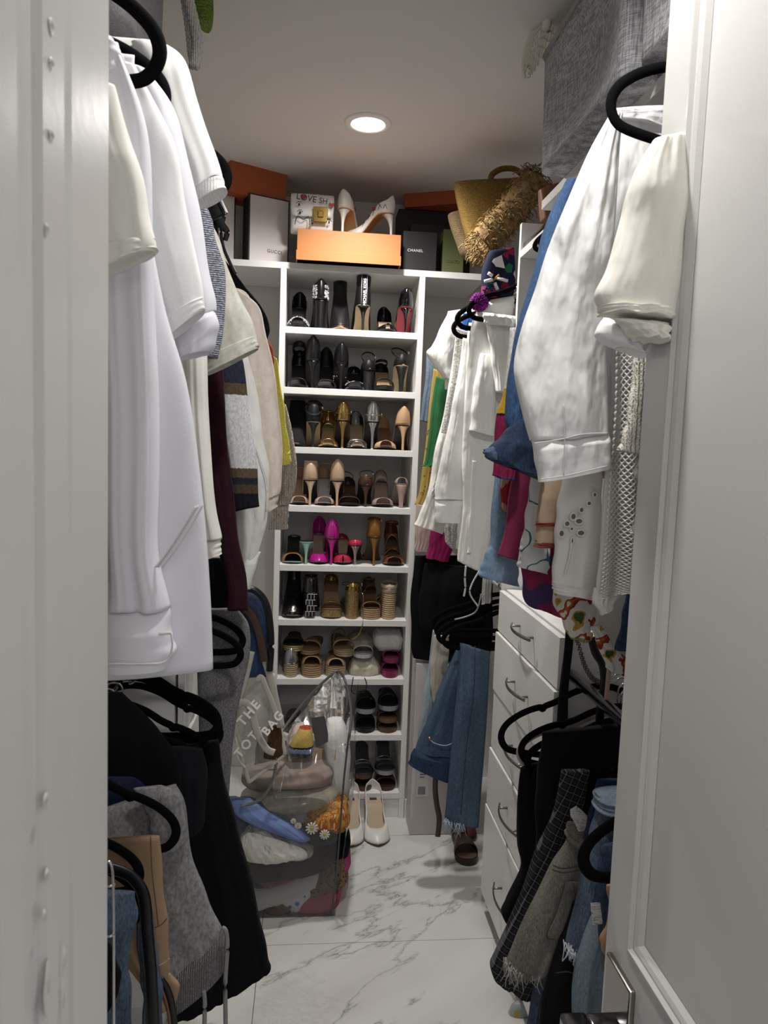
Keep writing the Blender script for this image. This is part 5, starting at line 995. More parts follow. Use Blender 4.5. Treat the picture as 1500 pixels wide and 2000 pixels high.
G('blouse', 'white floral-print scarf end draping lower right beside the pink strap', 'scarf', 'ru', 1.40, flor, [(1150, 1225, 1172, 1220), (1165, 1250, 1200, 1262), (1178, 1290, 1226, 1290), (1185, 1305, 1230, 1325)], th=.010)
G('long_sleeved_top', 'pale grey top with a faint leaf print behind the crochet hem', 'top', 'ru', 1.48, splotch('leaf_print', [(0, 'c4c2be'), (.60, 'c4c2be'), (.62, '8a8882'), (.66, 'c4c2be')], 9, None, 'LINEAR', 'NOISE'), [(1140, 1120, 1260, 1120), (1148, 1180, 1245, 1190), (1160, 1225, 1238, 1290), (1175, 1240, 1236, 1310)], th=.012)
G('jeans', 'dark denim sliver with a stitched edge beside the crochet top', 'jeans', 'ru', 1.34, denim('stitched_denim', '1d2a42', '3a4e6e'), [(1228, 1140, 1290, 1140), (1216, 1200, 1290, 1205), (1202, 1268, 1290, 1278)], th=.014)
# denim shirt with rolled cuff
ds = denim('indigo_chambray', '2c476f', '4d6e9c', 14)
o = G('denim_shirt', 'mid-blue denim shirt with a rolled sleeve cuff behind the big white shirt', 'shirt', 'ru', 1.44, ds, [(1108, 350, 1180, 345), (1074, 420, 1180, 420), (1050, 500, 1170, 500), (1040, 640, 1160, 640), (1040, 800, 1160, 800)],
  [('sleeve', [(1110, 348, 1130, 352), (1070, 430, 1110, 440), (1042, 530, 1085, 540), (1014, 625, 1060, 630), (1000, 700, 1050, 710), (988, 760, 1045, 770), (986, 820, 1048, 830), (1000, 850, 1050, 850)], -.012, None, dict(th=.024, nf=2, amp=.008)),
   ('rolled_cuff', [(996, 832, 1046, 800), (975, 856, 1052, 870), (950, 884, 1054, 905), (962, 902, 1054, 930), (1010, 916, 1056, 938)], -.03, denim('dark_chambray', '1e2c44', '3a4c68'), dict(th=.036, nf=2, amp=.012, top=.6)),
   ('cuff_edge', [(944, 878, 964, 872), (946, 888, 972, 884), (958, 898, 984, 893)], -.05, denim('worn_edge', '2c3c56', '62789a'), dict(th=.012, nf=1, amp=.002)),
   ('sleeve_placket', [(1008, 760, 1020, 755), (1004, 815, 1020, 812), (1000, 855, 1014, 852)], -.034, None, dict(th=.005, nf=1, amp=.001))], th=.018)
o = G('printed_shirt', 'purple and magenta art-print top hanging over the chest of drawers', 'top', 'ru', 1.53, splotch('art_print', [(0, '4a3566'), (.42, '4a3566'), (.47, '8e2450'), (.53, '8e2450'), (.56, 'a82c5c'), (.60, '1a1a1e'), (.62, 'b89a2c')], 5.5, None, 'CONSTANT', 'NOISE'), [(1018, 1040, 1100, 1040), (1018, 1090, 1100, 1090), (1020, 1140, 1100, 1140), (1024, 1172, 1100, 1185), (1040, 1186, 1100, 1206)], th=.014)
hang(o, 1.53, o.children[0].data.materials[0], 'r', 'purple art-print top', xin=0.53)
o = G('printed_shirt', 'white sleeve with teal brush scribbles and a buttoned cuff', 'shirt', 'ru', 1.49, splotch('teal_scribble', [(0, 'd6d6d4'), (.47, 'd6d6d4'), (.49, '2c6a7a'), (.51, 'd6d6d4'), (.64, 'd6d6d4'), (.66, '2a2a30'), (.67, 'd6d6d4')], 12, None, 'CONSTANT', 'NOISE'), [(1040, 900, 1090, 900), (1034, 960, 1082, 960), (1026, 1010, 1080, 1010), (1018, 1060, 1076, 1065), (1012, 1106, 1070, 1119)],
  [('cuff', [(1019, 1052, 1074, 1066), (1012, 1107, 1070, 1121)], -.004, None, dict(th=.02, nf=1, amp=.002))], th=.016, bname='sleeve')
hang(o, 1.49, o.children[0].data.materials[0], 'r', 'teal-scribbled white shirt', xin=0.53)
o = G('printed_shirt', 'colour-block shirt in white, yellow and magenta left of the denim cuff', 'shirt', 'ru', 1.58, bands('colour_block', [(0, '2d5fb0'), (.03, '9a2450'), (.32, '9a2450'), (.44, '2a1a1e'), (.455, 'd0a022'), (.62, 'e2dfda'), (.9, 'e2dfda')], 0, .33), [(996, 640, 1020, 640), (984, 760, 1012, 760), (972, 810, 1010, 810), (964, 880, 1010, 880), (962, 930, 1005, 940)], th=.016)
hang(o, 1.58, o.children[0].data.materials[0], 'r', 'colour-block shirt', xin=0.53)
o = G('blouse', 'plain magenta satin sleeve hanging below the denim cuff', 'blouse', 'ru', 1.62, fab('magenta_satin', '86244c', ws=.25, rough=.6, wr=5), [(1008, 890, 1052, 895), (996, 960, 1046, 960), (985, 1030, 1036, 1030), (973, 1082, 1016, 1094)], th=.016, nf=1, amp=.003, bname='sleeve')
hang(o, 1.62, o.children[0].data.materials[0], 'r', 'magenta satin blouse', xin=0.53)
o = G('printed_shirt', 'dark red geometric print top left of the magenta sleeve', 'top', 'ru', 1.66, splotch('geo_print', [(0, 'a8242e'), (.35, '2c2444'), (.6, 'b09070'), (.8, '8c1c30')], 20), [(985, 890, 1012, 895), (978, 940, 1002, 950), (980, 980, 996, 985), (985, 1000, 992, 1000)], th=.012)
hang(o, 1.66, o.children[0].data.materials[0], 'r', 'geometric print top', xin=0.53)
o = G('denim_shirt', 'pale blue washed denim shirt with a flared cuff, lowest left on the right rail', 'shirt', 'ru', 1.70, lt if False else denim('washed_denim', '5d7c9c', '8ea8c0', 20), [(968, 870, 1010, 880), (964, 960, 1000, 965), (958, 1030, 1002, 1035), (956, 1070, 1008, 1070), (942, 1105, 1012, 1105), (936, 1124, 1012, 1141)],
  [('cuff', [(956, 1066, 1008, 1066), (940, 1105, 1012, 1105), (935, 1127, 1012, 1144)], -.004, None, dict(th=.024, nf=2, amp=.006))], th=.018, bname='sleeve')
hang(o, 1.7, o.children[0].data.materials[0], 'r', 'washed denim shirt', xin=0.53)
# ------------------------------------------------------------------ far right corner, upper rail
fw = fab('far_white_cotton', 'eeeee9', wr=14, ws=.8, cr=.7)
o = G('blouse', 'white blouse with a ruffled strap edge below the embroidered pouch', 'blouse', 'fu', 2.50, fw, [(944, 612, 1008, 618), (952, 650, 1008, 660), (960, 700, 1002, 710), (968, 765, 996, 770)], th=.03, nf=5, amp=.016)
mesh('ruffle', *drape([(942, 610, 1008, 618), (946, 632, 1006, 640)], 2.46, .018, 9, .014, 3, top=1), fw, o)
o = G('short_sleeved_shirt', 'white shirt with a wide half sleeve hanging right of the cuffed blouse', 'shirt', 'fu', 2.56, fab('far_white_2', 'ecece8', wr=12, ws=.8, cr=.7), [(940, 590, 1003, 584), (920, 640, 1000, 640), (908, 760, 985, 760), (903, 880, 975, 880), (905, 980, 966, 980), (898, 1050, 958, 1050), (892, 1096, 942, 1118)],
  [('sleeve', [(938, 690, 970, 695), (924, 770, 967, 775), (917, 842, 964, 852)], -.03, None, dict(th=.03, nf=3, amp=.01)), ('placket', [(922, 900, 930, 900), (918, 1000, 926, 1000), (912, 1080, 920, 1080)], -.024, None, dict(th=.004, nf=1, amp=.001)),
   ('collar', [(958, 585, 1004, 578), (936, 605, 1004, 600), (930, 622, 1000, 616)], -.02, None, dict(th=.014))], th=.024, nf=4, amp=.012)
o = G('blouse', 'white long-sleeved blouse with a deep buttoned cuff beside the lace-edged top', 'blouse', 'fu', 2.64, fab('far_white_3', 'efefec', wr=12, ws=.8, cr=.7), [(916, 630, 960, 640), (900, 720, 950, 730), (884, 800, 940, 820), (874, 880, 930, 890), (880, 960, 930, 970)],
  [('sleeve', [(905, 660, 935, 670), (888, 770, 918, 780), (870, 860, 912, 870), (852, 940, 908, 950), (848, 975, 904, 975)], -.025, None, dict(th=.024, nf=3, amp=.012, top=.5)), ('cuff', [(849, 972, 905, 972), (850, 1020, 901, 1022)], -.025, None, dict(th=.026, nf=1, amp=.002, wave=.001))], th=.02)
lace = plain('white_lace', 'e6e4de', .95, bs=(140, 1.0), col2='a8a69e', cs=160)
o = G('lace_top', 'white dress with a lace-trimmed edge, flaring hem nearest the tower', 'dress', 'fu', 2.72, fab('far_white_4', 'ecebe4', wr=14, ws=.8, cr=.7), [(890, 645, 930, 650), (880, 730, 925, 740), (866, 810, 915, 815), (850, 880, 900, 890), (836, 955, 885, 960), (818, 1005, 872, 1010), (808, 1024, 864, 1043)],
  [('lace_trim', [(890, 640, 914, 648), (884, 720, 904, 724), (870, 800, 894, 802), (862, 845, 884, 848)], -.03, lace, dict(th=.006, nf=2, amp=.004)), ('lace_trim', [(848, 940, 852, 940), (843, 970, 848, 970)], -.03, lace, dict(th=.004))], th=.024, nf=4, amp=.014)
o = G('t_shirt', 'white boxy tee with a cuffed sleeve pointing at the tower', 't-shirt', 'fu', 2.80, fw, [(875, 608, 935, 600), (868, 660, 930, 670), (870, 760, 920, 760)],
  [('sleeve', [(876, 608, 915, 622), (858, 645, 900, 655), (845, 675, 893, 690), (833, 692, 888, 712), (866, 740, 884, 745)], -.012, None, dict(th=.03, nf=1, amp=.004))], th=.02)
G('t_shirt', 'bright green top hanging beside the yellow printed one', 'top', 'fu', 2.86, fab('green_jersey', '2a6b3c', ws=.4), [(852, 735, 884, 745), (842, 800, 872, 805), (838, 845, 866, 850), (830, 900, 860, 905), (823, 910, 840, 912)], th=.014)
G('printed_shirt', 'yellow top with a sparse print right beside the tower', 'top', 'fu', 2.92, splotch('yellow_print', [(0, 'ae9044'), (.62, 'ae9044'), (.64, '6a5a20'), (.67, 'ae9044')], 26, None, 'CONSTANT', 'NOISE'), [(846, 720, 880, 730), (838, 800, 870, 800), (828, 890, 860, 890), (818, 960, 850, 960), (811, 985, 845, 988)], th=.012)
G('denim_jacket', 'grey-blue denim jacket edge between tower and yellow top', 'jacket', 'fu', 2.98, denim('grey_denim', '4a5c70', '7b8ea2'), [(834, 690, 870, 690), (828, 760, 860, 770), (820, 822, 850, 828)], th=.014)
G('t_shirt', 'dark red sliver above the grey-blue denim jacket', 'top', 'fu', 3.03, fab('brick_cotton', '7a2c22'), [(842, 690, 866, 690), (832, 740, 860, 745), (834, 770, 850, 770)], th=.008)
G('skirt', 'pale pink hem below the white lace-edged dress', 'skirt', 'fu', 2.90, fab('pale_pink', 'bda49c', ws=.3), [(813, 985, 860, 990), (811, 1040, 850, 1040), (810, 1076, 838, 1080)], th=.012)
G('skirt', 'magenta hem peeking below the white lace-edged dress', 'skirt', 'fu', 2.84, fab('magenta_cotton', '9e1a5c', ws=.4), [(846, 1010, 890, 1015), (838, 1060, 886, 1060), (833, 1090, 876, 1098)], th=.012)
G('lace_top', 'cream lace hem strip hanging beside the magenta hem', 'top', 'fu', 2.78, lace, [(868, 1000, 895, 1005), (868, 1050, 892, 1052), (882, 1072, 890, 1074)], th=.008)
G('t_shirt', 'blue top showing through the far black hanger loop', 'top', 'fu', 2.76, fab('azure_cotton', '2a5fae'), [(905, 612, 935, 612), (900, 640, 930, 645), (900, 690, 925, 690)], th=.008)
for tx, ty, Y, lb in ((886, 640, 2.64, 'black hanger end left of the far white collar, lower loop'), (893, 622, 2.56, 'black hanger end left of the far white collar, middle loop'), (916, 604, 2.50, 'black hanger end closest to the embroidered pouch')): hanger((tx, ty), Y, -1, lb, 2.20, a=.26, s=.9)
o = thing('drawstring', 'two thin white drawstrings dangling below the far white shirt', 'cord', at(906, 1190, 2.50))
mesh('cord', *tube([at(x, y, 2.50) for x, y in ((910, 1105), (908, 1130), (909, 1148), (906, 1165))], .0035, n=6), C('c8c6c2', .8), o); mesh('cord', *tube([at(x, y, 2.50) for x, y in ((936, 1115), (922, 1140), (918, 1160), (934, 1185))], .003, n=6), C('c8c6c2', .8), o)
# ------------------------------------------------------------------ far right corner, lower rail
G('trousers', 'black trousers bundle hanging in the dark far right corner', 'trousers', 'fl', 2.95, blackc, [(812, 1085, 960, 1085), (804, 1140, 962, 1140), (802, 1200, 962, 1210), (804, 1255, 960, 1262), (806, 1285, 955, 1292)], th=.03, nf=5, amp=.02)
G('trousers', 'black garment drooping beside the pink scarf corner, far right', 'top', 'fl', 2.85, fab('black_wool', '0b0b0d', ws=.6), [(830, 1100, 960, 1110), (820, 1160, 960, 1160), (818, 1215, 955, 1220), (838, 1240, 950, 1250)], th=.026, nf=4, amp=.016)
G('scarf', 'dusty pink scarf corner hanging beside the tower', 'scarf', 'fl', 3.0, fab('dusty_pink', '9a6a72'), [(806, 1175, 818, 1180), (804, 1210, 826, 1222), (806, 1236, 829, 1243)], th=.01)
for k, (tx, ty, Y) in enumerate(((848, 1214, 2.70), (852, 1228, 2.66), (856, 1240, 2.60), (866, 1248, 2.52))): hanger((tx, ty), Y, -1, 'black hanger end in the fan above the hanging jeans, %s' % ('rearmost', 'second from the rear', 'second from the front', 'frontmost')[k], 1.16, a=.26, s=.9)
o = thing('clothes_hanger', 'pale thin wire hanger end over the black hangers, far right', 'hanger', at(920, 1215, 2.5)); mesh('wire', *tube([at(x, y, 2.5) for x, y in ((888, 1210), (905, 1206), (925, 1198), (934, 1185), (940, 1160))], .003, n=6), C('8d8d90', .4), o)
G('sweatshirt', 'grey-white ribbed cuff hanging left of the top drawer', 'top', 'fl', 2.52, knit('pale_rib', 'a8a6a2', 'c0beba', 60, 'X'), [(943, 1120, 962, 1120), (942, 1150, 960, 1150), (940, 1180, 958, 1176)], th=.012)
def fray(o, pts, Y, m, n, ln, seed=0, r=.0011):
    q = random.Random(seed); c = catmull(np.array([at(x, y, Y) for x, y in pts]), 40); L = []
    for k in range(n):
        p = c[q.randrange(40)]+np.array([0, q.uniform(-.02, .02), 0]); d = np.array([q.uniform(-.5, .5), q.uniform(-.3, .3), -1])*ln*q.uniform(.3, 1)
        L.append(tube([p+np.array([0, 0, .004]), p+d*.5+np.array([q.uniform(-.006, .006), 0, 0]), p+d], r, n=4, sm=False))
    return mesh('frayed_edge', *merge(*L), m, o, kind='stuff')
o = G('jeans', 'blue jeans legs with a frayed hem folded over a hanger beside the drawers', 'jeans', 'fl', 2.52, j1, [(898, 1256, 956, 1272), (896, 1320, 954, 1330), (888, 1400, 950, 1410), (880, 1480, 944, 1490), (873, 1550, 938, 1555), (868, 1600, 934, 1612)], th=.03, nf=2, amp=.02, bname='legs')
fray(o, [(868, 1600), (885, 1605), (905, 1608)], 2.50, C('9fb2c4', .9), 60, .05, 2); seam(o, [(928, 1262), (925, 1350), (912, 1450), (900, 1590)], 2.475, C('22364e', .9))
o = G('jeans', 'blue jeans waist end with a pocket and copper rivet, left of the frayed legs', 'jeans', 'fl', 2.60, denim('jeans_waist', '30455a', '536b84'), [(893, 1262, 925, 1266), (868, 1320, 912, 1326), (846, 1380, 905, 1384), (824, 1430, 898, 1440), (812, 1466, 890, 1478)],
  [('waistband', [(808, 1462, 892, 1478), (802, 1478, 888, 1500), (798, 1490, 884, 1528)], -.004, denim('dark_waist', '1d2c44', '38506e'), dict(th=.034, nf=2, amp=.006))], th=.03, nf=2, amp=.016)
seam(o, [(838, 1443), (850, 1452), (872, 1456), (893, 1446)], 2.555, C('8fa6bc', .9), .002); mesh('rivet', *tube([at(839, 1442, 2.555), at(839, 1442, 2.548)], .006, n=10, sm=False), C('b87a5c', .3, .9), o)
G('jeans', 'pale blue faded jeans leg nearest the white box', 'jeans', 'fl', 2.70, denim('faded_denim', '8196a4', 'b0c0c8'), [(846, 1230, 864, 1230), (832, 1330, 862, 1330), (822, 1390, 858, 1395), (814, 1450, 850, 1450), (812, 1490, 840, 1490)], th=.018)
G('trousers', 'cream trousers between the pale jeans and the blue jeans', 'trousers', 'fl', 2.66, fab('cream_twill', 'b3aa9c', 'c2b9ab', cs=20), [(848, 1240, 878, 1240), (840, 1300, 874, 1305), (842, 1350, 868, 1355), (846, 1378, 860, 1380)], th=.014)
o = thing('belt', 'dark brown strap dangling to the floor below the jeans waist', 'belt', at(855, 1634, 2.566)); mesh('strap', *tube([at(x, y, 2.566) for x, y in ((852, 1500), (850, 1540), (853, 1570), (858, 1600), (855, 1634))], .003, .010, 8, up=(0, 1, 0)), C('3a2c24', .5), o)
a, b = at(798, 1556, 3.02), at(842, 1556, 3.02); zt = at(820, 1284, 3.02)[2]; z0 = .001
o = thing('storage_box', 'tall white carton with a printed label standing between tower and jeans', 'box', ((a[0]+b[0])/2+.04, 3.03, z0))
mesh('body', *boxg((TX1+.008, 2.93, z0), (b[0]+.12, 3.055, zt), .002), whc, o, smooth=False); lx = TX1+.03
mesh('label', *boxg((lx, 2.9292, .17), (lx+.05, 2.9302, .31), 0), C('dcdad8', .6), o, smooth=False)
mesh('printed_bars', *merge(*[boxg((lx+.006+.004*k, 2.9285, .18), (lx+.006+.004*k+.0015+.001*(k % 2), 2.9290, .215), 0) for k in range(8)], *[boxg((lx+.012, 2.9285, .255+.012*k), (lx+.03+.006*(k % 2), 2.9290, .258+.012*k), 0) for k in range(4)]), C('2a2a2c', .6), o, smooth=False)
s1 = atz(915, 1692, .0); 
shoe('slide_sandal', 'brown leather sandal on the floor against the bottom drawer', s1[0], s1[1], .0008, 1, kind='wedge', H=.006, plat=.022, toe='round', hm=C('3a2a20', .5), um=C('4a3222', .4), ins='6a5440', straps=((.5, .8, .045), (.2, .26, .06)), group='shoes on the floor')
shoe('flat_shoe', 'dark red shoe on the floor behind the brown sandal', at(915, 1640, 2.86)[0], 2.86, .0008, 1, H=.02, plat=.012, toe='round', um=C('5a1c20', .5), ins='2a1618', group='shoes on the floor')
# ------------------------------------------------------------------ right, lower rail
hanger((979, 1452), 1.785, -1, 'black velvet hanger with a large open loop in front of the drawers', 1.07, a=.26, s=1.25, tilt=-.10)
hanger((1014, 1492), 1.745, -1, 'pale plastic hanger edge between the black loops', 1.07, m=C('b9aea8', .4), a=.25, s=1.1, tilt=-.15, group=None)
hanger((1018, 1482), 1.715, -1, 'black velvet hanger just right of the pale plastic hanger', 1.07, a=.25, s=1.1, tilt=-.12); hanger((1030, 1500), 1.675, -1, 'black velvet hanger over the black trousers, right lower rail', 1.07, a=.24, s=1.0, tilt=-.1)
for k, (tx, ty, Y) in enumerate(((1045, 1520, 1.63), (1068, 1560, 1.585), (1075, 1590, 1.54))): hanger((tx, ty), Y, -1, 'black hanger buried in the black clothes mass at right, %s' % ('rearmost', 'middle one', 'frontmost')[k], 1.07, a=.22)
G('trousers', 'black trousers with a sagging fold in front of the lower drawers', 'trousers', 'rl', 1.69, blackc, [(1018, 1500, 1130, 1470), (1010, 1570, 1130, 1570), (1012, 1650, 1110, 1650), (1016, 1700, 1090, 1710), (990, 1760, 1075, 1770), (981, 1785, 1060, 1800), (1000, 1820, 1045, 1838)], th=.03, nf=3, amp=.016)
G('trousers', 'black clothes mass filling the right lower rail behind the plaid shirt', 'trousers', 'rl', 1.60, fab('black_jersey_2', '070708', ws=.7), [(1060, 1430, 'R', 1400), (1050, 1510, 'R', 1510), (1045, 1600, 'R', 1600), (1050, 1700, 'R', 1700)], th=.03, nf=6, amp=.018)
pd = plaid('grey_black_plaid', '0c0c0e', '202023', '5c5c5f', 19, (0, radians(-22), 0))
G('flannel_shirt', 'black and grey plaid shirt flaring at its hem, right lower rail', 'shirt', 'rl', 1.52, pd, [(1096, 1505, 1150, 1505), (1080, 1590, 1135, 1590), (1050, 1660, 1120, 1670), (1022, 1740, 1110, 1750), (990, 1810, 1090, 1815), (964, 1868, 1070, 1885), (960, 1885, 1058, 1920), (966, 1908, 1040, 1948)], th=.028, nf=4, amp=.016)
gd = denim('grey_denim_shorts', '55524c', '8a867e')
o = G('denim_shorts', 'washed grey denim shorts with a frayed hem and white care tag', 'shorts', 'rl', 1.40, gd, [(1114, 1612, 1152, 1618), (1106, 1650, 1148, 1655), (1076, 1695, 1142, 1700), (1048, 1755, 1122, 1760), (1020, 1815, 1100, 1825), (996, 1866, 1072, 1885), (986, 1888, 1050, 1902)],
  [('waistband', [(1113, 1608, 1152, 1616), (1108, 1640, 1150, 1650)], -.004, None, dict(th=.036, nf=1, amp=.002)), ('back_pocket', [(1104, 1722, 1132, 1722), (1090, 1770, 1118, 1775), (1070, 1828, 1092, 1836)], -.032, None, dict(th=.004, nf=1, amp=.001))], th=.03, nf=2, amp=.010)
fray(o, [(988, 1884), (1010, 1892), (1050, 1902)], 1.385, C('9a968e', .9), 90, .035, 4)
mesh('care_tag', *drape([(1113, 1582, 1126, 1574), (1116, 1596, 1152, 1600), (1130, 1624, 1146, 1622)], 1.36, .002, 1, .001, 2, wave=.0006), splotch('care_text', [(0, 'd2d0cc'), (.5, 'd2d0cc'), (.56, '8a8886'), (.62, 'd2d0cc')], 1, None, 'LINEAR', 'NOISE', stretch=(60, 60, 190)), o, label='white printed care tag')
for pts in (((1080, 1690), (1100, 1696), (1138, 1690)), ((1078, 1698), (1100, 1704), (1138, 1698)), ((1104, 1722), (1090, 1770), (1068, 1826), (1080, 1834))): seam(o, pts, 1.355, C('3f3c38', .9), .0013)
o = G('denim_shorts', 'blue denim shorts with an open waistband and ragged hem beside the door', 'shorts', 'rl', 1.29, denim('shorts_denim', '303c50', '6c7c94'), [(1166, 1552, 1260, 1548), (1162, 1600, 1255, 1600), (1150, 1650, 1240, 1660), (1140, 1700, 1205, 1710), (1124, 1780, 1170, 1790), (1110, 1850, 1150, 1862)],
  [('waistband', [(1164, 1546, 1262, 1542), (1163, 1580, 1260, 1578)], -.006, denim('pale_waist', '5c7086', '94a6b6'), dict(th=.042, nf=1, amp=.003))], th=.034, nf=2, amp=.012)
fray(o, [(1106, 1852), (1125, 1860), (1148, 1864)], 1.26, C('b6bec8', .9), 60, .03, 5)
G('jeans', 'dark blue jeans waistband rising behind the open shorts', 'jeans', 'rl', 1.345, denim('indigo_jeans', '16223c', '2e4064'), [(1166, 1522, 1260, 1522), (1160, 1560, 1255, 1560), (1146, 1600, 1240, 1600), (1140, 1640, 1230, 1640)], th=.016)
G('jeans', 'mid-blue jeans legs reaching the floor behind the ragged shorts', 'jeans', 'rl', 1.46, denim('mid_jeans_2', '344052', '61718a'), [(1130, 1630, 1170, 1630), (1110, 1730, 1150, 1730), (1080, 1810, 1122, 1820), (1048, 1910, 1092, 1920), (1034, 1985, 1072, 1990), (1030, 2030, 1070, 2030)], th=.024, amp=.012)
o = G('jeans', 'black denim with a stitched pocket in the gap right of the mid-blue legs', 'jeans', 'rl', 1.36, denim('black_denim', '0b0b0d', '1b1b1f'), [(1120, 1760, 1180, 1760), (1090, 1850, 1170, 1850), (1064, 1930, 1160, 1930), (1050, 2030, 1150, 2030)], th=.018)
seam(o, [(1086, 1900), (1120, 1903), (1122, 1960)], 1.335, C('3a3a3e', .9))
o = G('jeans', 'pale grey-blue jeans with a white tag, lowest beside the door handle', 'jeans', 'rl', 1.24, denim('pale_jeans', '5f6f7c', '8797a4'), [(1162, 1775, 1230, 1775), (1146, 1815, 1225, 1820), (1128, 1880, 1215, 1890), (1120, 1960, 1210, 1965), (1118, 2030, 1205, 2030)], th=.024, amp=.012)
mesh('tag', *drape([(1153, 1764, 1172, 1763), (1155, 1785, 1175, 1786), (1158, 1806, 1177, 1804)], 1.20, .001, 1, .0006, 1, wave=.0004), splotch('tag_text', [(0, 'd6d4d0'), (.5, 'd6d4d0'), (.58, '8a8886'), (.66, 'd6d4d0')], 1, None, 'LINEAR', 'NOISE', stretch=(70, 70, 260)), o, label='white printed tag')
G('jeans', 'dark navy jeans crumpled inside the near right hanger loop', 'jeans', 'rl', 1.21, denim('navy_jeans', '1c2a40', '40526e'), [(1178, 1650, 1250, 1640), (1170, 1690, 1245, 1690), (1168, 1750, 1230, 1760), (1175, 1850, 1225, 1860)], th=.016)
hanger((1140, 1672), 1.165, -1, 'thick black hanger loop nearest the door handle', 1.07, a=.24, s=1.15, thick=.011)
G('leather_skirt', 'tan leather garment edge right beside the door', 'skirt', 'rl', 1.13, plain('tan_leather_2', '9c7250', .5), [(1184, 1728, 1240, 1728), (1190, 1790, 1240, 1800), (1170, 1838, 1240, 1850), (1188, 1868, 1240, 1880)], th=.012, nf=2, amp=.004)
# straps, chain and belt hanging behind the right clothes
o = thing('belt', 'thin pale pink strap hanging straight down below the crochet top', 'belt', at(1185, 1368, 1.42)); mesh('strap', *tube([at(x, y, 1.42) for x, y in ((1192, 1255), (1190, 1300), (1184, 1366))], .002, .005, 8, up=(0, 1, 0)), C('b08a80', .5), o)
o = thing('bag_strap', 'black strap curving behind the floral scarf end on the right', 'strap', at(1175, 1430, 1.66)); mesh('strap', *tube([at(x, y, 1.66) for x, y in ((1156, 1245), (1164, 1275), (1178, 1300), (1180, 1340), (1172, 1390), (1172, 1440))], .003, .011, 8, up=(0, 1, 0)), blackp, o)
o = thing('chain', 'thin dark chain looping right of the drawers', 'chain', at(1165, 1330, 1.72)); cp = catmull(np.array([at(x, y, 1.72) for x, y in ((1127, 1248), (1134, 1275), (1142, 1300), (1155, 1322), (1168, 1332))]), 26)
mesh('links', *merge(*[tube([c+np.array([.005*cos(q)*(k % 2), .005*cos(q)*(1-k % 2), .007*sin(q)]) for q in np.linspace(0, 2*pi, 8, endpoint=False)], .0013, n=4, closed=True, sm=False) for k, c in enumerate(cp)]), C('5a5854', .3, .8), o)
G('dress', 'navy black garment edge right behind the chest of drawers', 'dress', 'rl', 1.775, navyb, [(1104, 1232, 1120, 1235), (1096, 1330, 1112, 1330), (1084, 1440, 1106, 1440), (1080, 1500, 1100, 1500)], th=.01)
G('t_shirt', 'lime green hem below the floral print blouse', 'top', 'ru', 1.50, fab('lime_cotton', '8f9a5a'), [(1108, 1225, 1158, 1235), (1110, 1240, 1156, 1248), (1118, 1250, 1150, 1254)], th=.008)
# ------------------------------------------------------------------ clear plastic bag full of folded clothes
clear = film('clear_vinyl', 'f8f9f9', 1.25, 16, .6, .03); pipe = plain('grey_piping', '4a4c4e', .3, spec=.5)
bagA = atz(655, 1790, 0); bx0, bx1, by0, by1 = -.31, bagA[0], bagA[1], bagA[1]+.40
o = thing('plastic_storage_bag', 'large clear plastic zip bag stuffed with folded clothes on the tiles', 'bag', ((bx0+bx1)/2, (by0+by1)/2, 0))
def wall(p0, p1, h0, h1, lean, seed, n=16, m=18):
    V = []; p0, p1 = np.array(p0, float), np.array(p1, float); d = p1-p0; nrm = np.array([d[1], -d[0]])/np.linalg.norm(d)
    for i in range(m):
        f = i/(m-1)
        for j in range(n):
            u = j/(n-1); q = p0+d*u+nrm*(lean*f*(1-.0*u)+.014*sin(pi*u)*sin(pi*f)+.008*sin(5*u+6*f+seed)*sin(pi*u)*f); V.append((q[0], q[1], .004+(h0+(h1-h0)*u)*f+.0*u))
    return np.array(V), gridf(m, n)
hz_ = at(662, 1312, by1)[2]
mesh('front_wall', *wall((bx0, by0), (bx1, by0), .50, .40, -.03, 0), clear, o); mesh('right_wall', *wall((bx1, by0), (bx1+.05, by1), .40, hz_, .035, 1), clear, o)
mesh('back_wall', *wall((bx1+.05, by1), (bx0, by1), hz_, .56, -.06, 2), clear, o); mesh('left_wall', *wall((bx0, by1), (bx0, by0), .56, .50, -.02, 3), clear, o)
mesh('bottom', [(bx0, by0, .003), (bx1, by0, .003), (bx1+.05, by1, .003), (bx0, by1, .003)], [(0, 1, 2, 3)], clear, o)
rim = [at(x, y, Y) for x, y, Y in ((536, 1475, by0), (545, 1440, by0+.02), (575, 1395, by0+.12), (618, 1345, by0+.28), (648, 1318, by0+.38), (662, 1311, by1), (676, 1335, by1-.03), (686, 1390, by0+.2), (682, 1440, by0+.08))]
mesh('piping', *tube(rim, .005, n=8), pipe, o)
mesh('piping', *tube([at(x, y, by0+.003*k) for k, (x, y) in enumerate(((682, 1430), (672, 1520), (664, 1620), (656, 1720), (648, 1786)))], .0035, n=8), pipe, o)
mesh('zip_flap_edge', *tube([at(x, y, by0-.02) for x, y in ((540, 1470), (538, 1500), (530, 1530), (515, 1555), (495, 1568), (470, 1574))], .005, .009, 8), C('6a6e70', .25), o)
rb = [at(x, y, Y) for x, y, Y in ((537, 1480, by0), (560, 1430, by0+.08), (600, 1375, by0+.22), (640, 1330, by0+.34), (662, 1312, by1), (684, 1400, by0+.2), (680, 1440, by0+.06))]
V = []; 
lo_ = [at(x, y, Y) for x, y, Y in ((537, 1560, by0), (560, 1530, by0+.02), (600, 1500, by0+.03), (640, 1490, by0+.03), (665, 1480, by0+.03), (676, 1470, by0+.05), (678, 1460, by0+.05))]
ca_, cb_ = catmull(np.array(rb), 30), catmull(np.array(lo_), 30)
